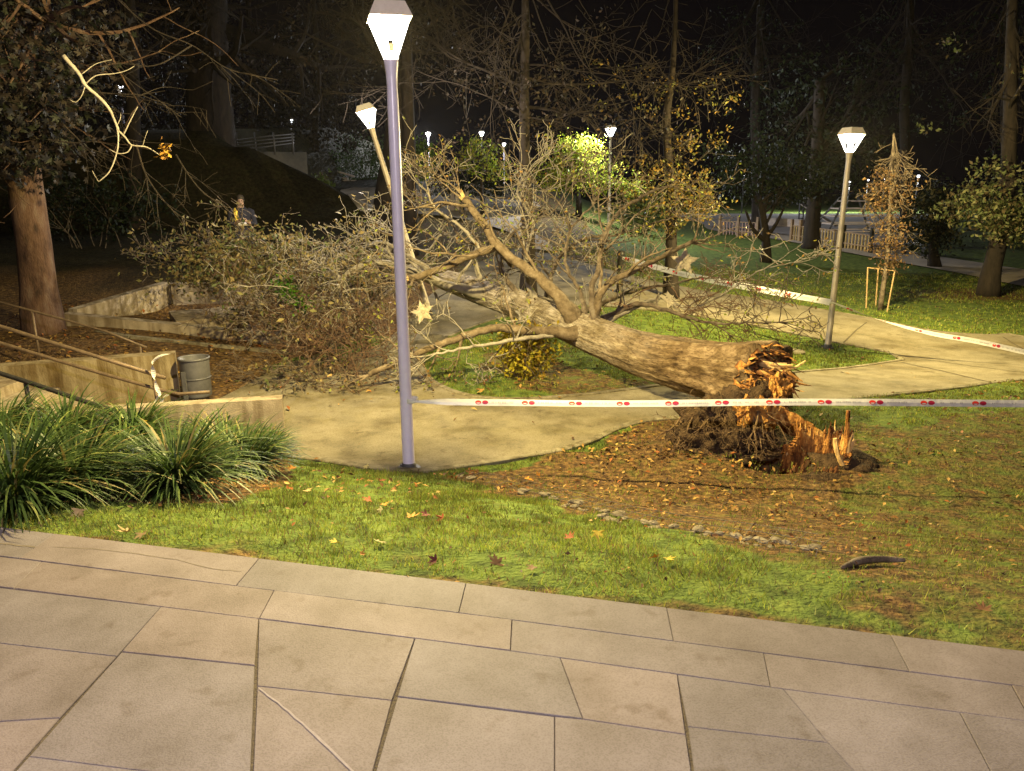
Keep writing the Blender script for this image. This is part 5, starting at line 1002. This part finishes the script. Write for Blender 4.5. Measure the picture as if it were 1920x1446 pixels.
# trees round the playground
b = G(1436, 492); y = b.y
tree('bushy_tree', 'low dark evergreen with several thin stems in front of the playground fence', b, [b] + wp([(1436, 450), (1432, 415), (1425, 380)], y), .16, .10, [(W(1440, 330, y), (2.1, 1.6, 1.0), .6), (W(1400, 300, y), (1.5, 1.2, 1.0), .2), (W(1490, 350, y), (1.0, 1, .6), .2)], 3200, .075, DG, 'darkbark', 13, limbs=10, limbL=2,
     extra=[[(*W(1434, 452, y), .09), (*W(1412, 430, y), .07), (*W(1398, 395, y), .05)], [(*W(1436, 446, y), .09), (*W(1455, 420, y), .07), (*W(1470, 390, y), .05)]])
b = G(1521, 466); y = b.y
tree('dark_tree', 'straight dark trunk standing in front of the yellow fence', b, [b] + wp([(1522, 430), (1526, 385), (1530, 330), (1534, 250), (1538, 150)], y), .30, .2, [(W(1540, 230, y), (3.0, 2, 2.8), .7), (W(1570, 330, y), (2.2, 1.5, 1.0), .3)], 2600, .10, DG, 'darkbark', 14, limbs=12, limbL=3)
b = G(1752, 502); y = b.y
tree('round_tree', 'small dark round tree beside the far path right of the staked sapling', b, [b] + wp([(1750, 470), (1748, 440)], y), .17, .11, [(W(1748, 425, y), (1.0, .9, .85), .7), (W(1765, 375, y), (1.0, .8, .6), .3)], 3000, .07, DG + [(.16, .14, .06)], 'darkbark', 15, limbs=8, limbL=1)
b = G(1853, 554); y = b.y
tree('broadleaf_tree', 'stout leaning trunk at the right with a lit leafy crown', b, [b] + wp([(1857, 520), (1866, 480), (1876, 440), (1886, 380), (1893, 250), (1896, 100), (1900, -60)], y), .22, .10, [(W(1850, 395, y - .6), (1.15, .9, .55), .35), (W(1910, 420, y - .7), (.9, .8, .5), .3), (W(1900, 340, y), (1.6, 1.1, .6), .2), (W(1880, 150, y), (2, 1.6, 2), .03)], 4200, .062, [(.20, .23, .09), (.14, .17, .06), (.27, .26, .12), (.16, .12, .06)], 'darkbark', 16, limbs=10, limbL=1.4, flare=1.3)
# staked sapling
b = G(1650, 582); y = b.y
sp_ = tree('young_tree', 'slender staked sapling with feathery brown leaves on the right lawn', b, [b] + wp([(1656, 540), (1664, 480), (1668, 400), (1672, 320), (1676, 250)], y), .055, .02, [(W(1665, 440, y), (.42, .4, .9), .45), (W(1670, 360, y), (.62, .5, .6), .45), (W(1672, 500, y), (.22, .2, .4), .1)], 2300, .038, [(.22, .12, .06), (.16, .11, .06), (.28, .17, .07)], 'branchbark', 17, limbs=26, limbL=.7, flare=1.1, depth=2)
so = empty('tree_stakes', b, 'three timber stakes with a crossbar round the staked sapling', 'tree stake'); m_ = []
for (x0, y0_), (x1, y1_), dy in [((1624, 582), (1627, 502), .25), ((1662, 588), (1678, 506), -.2), ((1644, 556), (1647, 500), .7)]:
    p = W(x0, y0_, y + dy); p.z = float(Z(p.x, p.y)) - .1; mm = MB(); mm.tube([p, W(x1, y1_, y + dy)], .016, 8); local(mm.build('stake', M['stake'], so), so)
mm = MB(); mm.tube([W(1626, 502, y + .24), W(1650, 505, y + .1), W(1678, 508, y - .22)], .010, 6); mm.tube([W(1626, 502, y + .24), W(1647, 502, y + .7), W(1678, 508, y - .2)], .010, 6); local(mm.build('crossbar', M['stake'], so), so)
# dim tall trees behind the right lawn
for lab, px, d, r in [('dim tall bare tree at the far right edge of the night sky', 1890, 34, .26), ('dim tall bare tree above the staked sapling', 1700, 38, .28), ('dim tall bare tree between the lone lamp and the autumn tree', 1420, 40, .3)]:
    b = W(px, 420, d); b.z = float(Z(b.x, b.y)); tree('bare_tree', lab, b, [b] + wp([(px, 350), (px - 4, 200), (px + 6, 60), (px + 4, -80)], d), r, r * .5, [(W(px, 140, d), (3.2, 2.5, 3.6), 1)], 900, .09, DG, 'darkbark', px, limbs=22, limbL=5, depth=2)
for lab, px, py, d, cr in [('dark leafy tree on the hill top above the person', 470, 330, 36, 170), ('dark leafy tree on the hill top behind the hanging branch', 320, 330, 38, 190), ('dark leafy tree on the hill behind the big left trunk', 140, 360, 32, 200), ('dark leafy tree behind the terrace railing', 590, 300, 42, 190)]:
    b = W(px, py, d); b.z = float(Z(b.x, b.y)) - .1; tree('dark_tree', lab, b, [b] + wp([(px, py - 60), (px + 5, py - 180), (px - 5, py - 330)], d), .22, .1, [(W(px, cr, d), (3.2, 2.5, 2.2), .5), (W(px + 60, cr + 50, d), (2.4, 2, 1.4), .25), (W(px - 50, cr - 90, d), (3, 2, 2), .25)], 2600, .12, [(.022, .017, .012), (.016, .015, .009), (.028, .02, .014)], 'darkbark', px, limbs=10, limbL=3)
# shrubs
yb_ = G(985, 706)
bush('yellow_shrub', 'yellow leaved shrub sprouting on the island in front of the trunk', (yb_.x, yb_.y, .36), (.38, .26, .34), 1900, .042, [(.52, .42, .03), (.60, .46, .04), (.40, .36, .04), (.44, .28, .04)], stems=14)
for lab, px, py, d, rad, n, cs in [('large green bush right of the far steps, lit by the lamps', 672, 298, 46, (2.5, 1.5, 1.5), 3200, [(.07, .13, .035), (.10, .17, .05), (.05, .09, .03)]), ('green bush half hidden behind the nearest lamp pole', 732, 298, 44, (1.3, 1, 1.3), 1300, [(.07, .13, .035), (.10, .17, .05)]),
    ('brighter green bush right of the straight dark trunk', 785, 300, 29, (.6, .6, .75), 900, [(.12, .20, .04), (.15, .24, .05)]), ('small green shrub at the foot of the far steps', 606, 346, 29, (.24, .24, .18), 300, [(.10, .15, .03), (.08, .12, .03)]),
    ('low dark bush in the shade behind the autumn tree', 1215, 400, 21, (.8, .6, .6), 900, [(.06, .09, .03), (.09, .12, .04)]), ('low dark hedge at the foot of the wooded hill', 170, 385, 21, (2.6, 1, .9), 1600, DG), ('dark hedge running below the white bollards', 900, 345, 33, (2.4, .8, .5), 1400, DG)]:
    bush('green_bush', lab, W(px, py, d), rad, n, .075, cs, 'bushes in the background')

# ------------------------------------------------------------------ far steps, terrace wall, railing
m = MB()
for i in range(9):
    t = i / 8; yd = 43 + 4.6 * t; a, b = W(590 - 60 * t, 351 - 38 * t, yd), W(708 - 114 * t, 352 - 38 * t, yd); m.prism((a.x, a.y), (b.x, b.y), 1.3 + .002 * i, a.z - 2, b.z - 2, a.z, b.z)
tag(m.build('park_steps', M['farpath']), 'lit concrete steps climbing left beside the green bush', 'steps')
r_ = empty('step_railing', W(655, 325, 31.5), 'pale handrail along the far side of the lit steps', 'handrail'); rod('rail', [W(572, 307, 48), W(620, 318, 45.8), W(664, 331, 43.8)], .05, M['whitetimber'], r_)
for px, py in ((574, 311), (620, 320), (656, 328)): t = W(px, py, 48 - (px - 574) * .047); rod('post', [t, t - Vector((0, 0, .9))], .03, M['darkmetal'], r_)
a, b = W(440, 284, 30.5), W(574, 280, 31.5); m = MB(); m.prism(a, b, .35, .5, .5, a.z, a.z)
tag(m.build('retaining_wall', M['darkwall']), 'dark retaining wall on top of the bank below the terrace railing', 'wall')
r_ = empty('terrace_railing', W(500, 280, 30.5), 'thin metal railing along the top of the dark retaining wall', 'railing')
for k in range(4): rod('rail', [W(440, 281 - k * 6 + 1, 30.6), W(500, 275 - k * 6.5, 31), W(552, 268 - k * 5.5, 31.4)], .025, M['bin'], r_)
for px in (446, 480, 515, 550): t = W(px, 280, 30.9); rod('post', [t - Vector((0, 0, .2)), t + Vector((0, 0, .62))], .03, M['bin'], r_)
# white bollards
for i, (px, c) in enumerate([(848, 'whitetimber'), (857, 'whitetimber'), (866, 'darkmetal'), (875, 'whitetimber')]):
    t = W(px, 361, 33); m = MB(); m.lathe([(.09, -.9), (.09, .25), (.06, .29), (0, .30)], 10, t); tag(m.build('bollard', M[c]), ['leftmost white bollard beside the far path', 'white bollard second from the left beside the far path', 'dark bollard between the white bollards', 'white bollard right of the dark bollard'][i], 'bollard', 'bollards by the far path')
# bollard post holding the far tape
t = W(1163, 505, 17.2); t.z = float(Z(t.x, t.y)); m = MB(); m.lathe([(0, 0), (.10, 0), (.10, .06), (.075, .08), (.075, .80), (.09, .83), (.09, .90), (.05, .94), (0, .95)], 14, t); tag(m.build('bollard', M['darkmetal'], smooth=True), 'dark post behind the branches holding the far tape', 'bollard')
mc = G(1480, 659); m = MB(); m.lathe([(0, .012), (.26, .012), (.28, .006), (.28, -.03)], 28, mc); tag(m.build('manhole_cover', M['kerb']), 'round concrete cover sunk in the island grass beside the lone lamp', 'manhole cover')

# ------------------------------------------------------------------ playground
def slatfence(label, a, b, n, h, mat, post, gp_):
    a = Vector(a); b = Vector(b); root = empty('playground_fence', a, label, 'fence', gp_); m = MB(); d = b - a; dn_ = Vector((d.x, d.y, 0)).normalized(); rt = Matrix.Rotation(math.atan2(dn_.y, dn_.x), 3, 'Z')
    for i in range(n):
        p = a.lerp(b, (i + .5) / n); z = float(Z(p.x, p.y)); h_ = h * .75; m.box((p.x, p.y, z + h_ * .5 + .06), (d.length / n * .36, .035, h_ * rng.uniform(.94, 1.04)), 0, rt)
    local(m.build('slats', M[mat], root), root); m = MB(); m.tube([a + Vector((0, 0, .25)), b + Vector((0, 0, .25))], .03, 6); m.tube([a + Vector((0, 0, h * .8)), b + Vector((0, 0, h * .8))], .03, 6); local(m.build('crossbar', M['timber'], root), root)
    for k in range(3): p = a.lerp(b, k / 2); z = float(Z(p.x, p.y)); m = MB(); m.box((p.x, p.y - .05, z + h * .55), (.11, .11, h * 1.15), 0, rt); local(m.build('post', M[post], root), root)
F0 = lambda px, py: G(px, py)
slatfence('reddish slat fence left of the many stemmed evergreen', F0(1348, 441), F0(1418, 446), 12, .85, 'redtimber', 'timber', 'playground fences'); slatfence('yellow slat fence left of the straight dark trunk', F0(1482, 452), F0(1514, 456), 8, .85, 'yellowtimber', 'timber', 'playground fences'); slatfence('slat fence right of the straight dark trunk, yellow fading to grey', F0(1532, 459), F0(1630, 476), 17, .85, 'yellowtimber', 'darkmetal', 'playground fences')
PGp = [G(1330, 428), G(1420, 436), G(1520, 450), G(1640, 470), G(1700, 470)]; PGp += [Vector((30, 52, 0)), Vector((12, 60, 0))]
fill_sheet('playground_ground', [tuple(q[:2]) for q in PGp], [], M['playground'], .10, 1.5)
def slide(label, p, s, rz):
    root = empty('slide', p, label, 'slide', None, rz); m = MB(); m.add([(-.25 * s, 0, 1.3 * s), (.25 * s, 0, 1.3 * s), (.25 * s, -1.9 * s, .2 * s), (-.25 * s, -1.9 * s, .2 * s), (-.25 * s, 0, 1.24 * s), (.25 * s, 0, 1.24 * s), (.25 * s, -1.9 * s, .14 * s), (-.25 * s, -1.9 * s, .14 * s)], [(0, 1, 2, 3), (4, 7, 6, 5), (0, 3, 7, 4), (1, 5, 6, 2), (3, 2, 6, 7)]); m.build('chute', M['whitetimber'], root)
    for q in (-1, 1): mm = MB(); mm.tube([(q * .26 * s, 0, 0), (q * .26 * s, 0, 2.0 * s)], .04, 8); mm.build('leg', M['bin'], root)
    mm = MB()
    for k in range(5): mm.tube([(-.26 * s, .03, .25 * s * (k + 1)), (.26 * s, .03, .25 * s * (k + 1))], .025, 6)
    mm.build('rungs', M['bin'], root)
slide('pale slide behind the fence left of the straight dark trunk', G(1500, 428) , 1.0, .8)
net = empty('climbing_frame', G(1590, 446), 'climbing frame of thin pale bars behind the right fence', 'climbing frame'); m = MB(); c = G(1590, 446)
for sx, sy in ((-1, -1), (1, -1), (1, 1), (-1, 1)): mm = MB(); mm.tube([c + Vector((sx * 1.6, sy * 1.2, 0)), c + Vector((sx * .3, sy * .2, 2.0))], .05, 8); local(mm.build('leg', M['bin'], net), net)
for k in range(1, 6):
    f = k / 6; q = [c + Vector((sx * (1.6 - 1.3 * f), sy * (1.2 - 1.0 * f), 2.0 * f)) for sx, sy in ((-1, -1), (1, -1), (1, 1), (-1, 1))]
    for i in range(4): m.tube([q[i], q[(i + 1) % 4]], .03, 6)
local(m.build('bars', M['whitetimber'], net), net)
a, b = G(1405, 424), G(1500, 430); m = MB(); m.prism(a, b, .6, a.z - .1, b.z - .1, a.z + .5, b.z + .5); tag(m.build('sandpit_wall', M['whitetimber']), 'low pale wall of the play area between the evergreen stems', 'wall')
a, b = G(1690, 478), G(1745, 486); bt = empty('park_bench', a, 'slim backless bench by the far path left of the small round tree', 'bench'); m = MB(); m.prism(a, b, .38, a.z + .42, b.z + .42, a.z + .48, b.z + .48); local(m.build('seat', M['bin'], bt), bt)
for f in (.15, .85): p = a.lerp(b, f); mm = MB(); mm.box((p.x, p.y + .18, p.z + .2), (.08, .3, .43)); local(mm.build('leg', M['darkmetal'], bt), bt)

# ------------------------------------------------------------------ the person on the dark slope
def person():
    base = next(W(450, 372, q * .1) for q in range(150, 420) if CAMZ + (ray(450, 372) * (q * .1 / ray(450, 372).y)).z - float(Z(W(450, 372, q * .1).x, q * .1)) <= 1.72 or q == 419); base.z = float(Z(base.x, base.y)); print('PERSON', base); root = empty('person', base, 'person in dark clothes with a yellow reflective band, standing on the dark slope', 'person'); root.rotation_euler.z = .35
    V = [((0, 0, .93), .10, .08), ((0, 0, 1.12), .10, .08), ((0, -.01, 1.30), .12, .085), ((0, 0, 1.44), .06, .055), ((0, -.015, 1.53), .055, .055), ((0, -.03, 1.62), .078, .092), ((0, -.02, 1.70), .07, .085)]; E = [(0, 1), (1, 2), (2, 3), (3, 4), (4, 5), (5, 6)]
    def chain(start, pts):
        k = start
        for p, r in pts: V.append((p, r, r)); E.append((k, len(V) - 1)); k = len(V) - 1
        return k
    for s in (-1, 1):
        chain(0, [((s * .10, 0, .84), .095), ((s * .12, -.02, .48), .06), ((s * .13, .01, .10), .042), ((s * .14, -.10, .04), .04), ((s * .145, -.17, .03), .03)])
        e = chain(3, [((s * .17, 0, 1.39), .045), ((s * .25, .02, 1.16), .042), ((s * .14, -.22, 1.18), .034), ((s * .09, -.29, 1.22), .028)])
        for q in range(4): chain(e, [((s * (.07 - .012 * q), -.335, 1.215 + .020 * q), .010), ((s * (.045 - .010 * q), -.345, 1.222 + .020 * q), .008)])
        chain(e, [((s * .08, -.30, 1.265), .010), ((s * .06, -.31, 1.29), .008)])
    me = bpy.data.meshes.new('body'); me.from_pydata([v[0] for v in V], E, []); o = link('body', me, root); md = o.modifiers.new('skin', 'SKIN'); o.modifiers.new('sub', 'SUBSURF').levels = 1; o.modifiers['sub'].render_levels = 1
    for i, v in enumerate(V): me.skin_vertices[0].data[i].radius = (v[1], v[2])
    me.skin_vertices[0].data[0].use_root = True; me.materials.append(M['skin'])
    m = MB(); m.lathe([(.155, .90), (.150, 1.12), (.185, 1.30), (.20, 1.40), (.15, 1.475), (.085, 1.515), (.07, 1.54)], 16); o = m.build('jacket', M['cloth'], root, True); o.scale = (1.05, .80, 1)
    m = MB()
    for s in (-1, 1):
        m.tube([(s * .13, 0, 1.47), (s * .20, 0, 1.42), (s * .26, .02, 1.16), (s * .155, -.20, 1.175)], [.05, .078, .062, .046], 10); m.tube([(s * .10, 0, .95), (s * .12, -.02, .5), (s * .13, .01, .06)], [.115, .08, .065], 10)
    m.build('sleeves_and_trousers', M['cloth'], root, True)
    m = MB(); m.lathe([(.163, 1.12), (.166, 1.125), (.168, 1.185), (.165, 1.19)], 18); o = m.build('reflective_band', M['reflect'], root, True); o.scale = (1.08, .83, 1)
    m = MB(); m.tube([(-.10, -.155, 1.18), (-.12, -.17, 1.30), (-.12, -.12, 1.42), (-.12, 0, 1.475)], [.04, .045, .045, .035], 6); o = m.build('yellow_shoulder_panel', M['hivis'], root); 
    m = MB(); m.lathe([(0, 1.79), (.035, 1.787), (.065, 1.772), (.09, 1.74), (.10, 1.68), (.095, 1.64)], 14); o = m.build('hair', M['hair'], root, True); o.location.y = .03; o.scale = (.86, .95, 1)
    for s in (-1, 1):
        m = MB(); bm = bmesh.new(); bmesh.ops.create_icosphere(bm, subdivisions=1, radius=.012); m.add([Vector((s * .03, -.115, 1.655)) + v.co for v in bm.verts], [[v.index for v in f.verts] for f in bm.faces]); bm.free(); m.build('eye', M['hair'], root)
    m = MB(); m.tube([(0, -.118, 1.65), (0, -.14, 1.615), (0, -.118, 1.605)], [.010, .016, .012], 6); m.build('nose', M['skin'], root)
    m = MB(); m.box((0, -.118, 1.578), (.045, .012, .010)); m.build('mouth', M['hair'], root)
person()
print('CHECK main', proj(MP + Vector((0, 0, 4))), 'right', proj(RP + Vector((0, 0, 4))), RP, 'tilt', dv.length, TB)
# ------------------------------------------------------------------ thin haze volume added for a glow round the lamps
HAZE = .00006
if HAZE:
    m = MB(); m.box((0, 55, 22), (180, 150, 52)); hz = m.build('haze', newmat('glow_haze')[0]); hm = hz.data.materials[0]; t = hm.node_tree
    t.nodes.remove(t.nodes['Principled BSDF']); pv = t.nodes.new('ShaderNodeVolumePrincipled'); pv.inputs['Color'].default_value = (.9, .86, .84, 1); pv.inputs['Density'].default_value = HAZE; pv.inputs['Anisotropy'].default_value = .6
    t.links.new(pv.outputs[0], t.nodes['Material Output'].inputs['Volume']); tag(hz, kind='stuff')
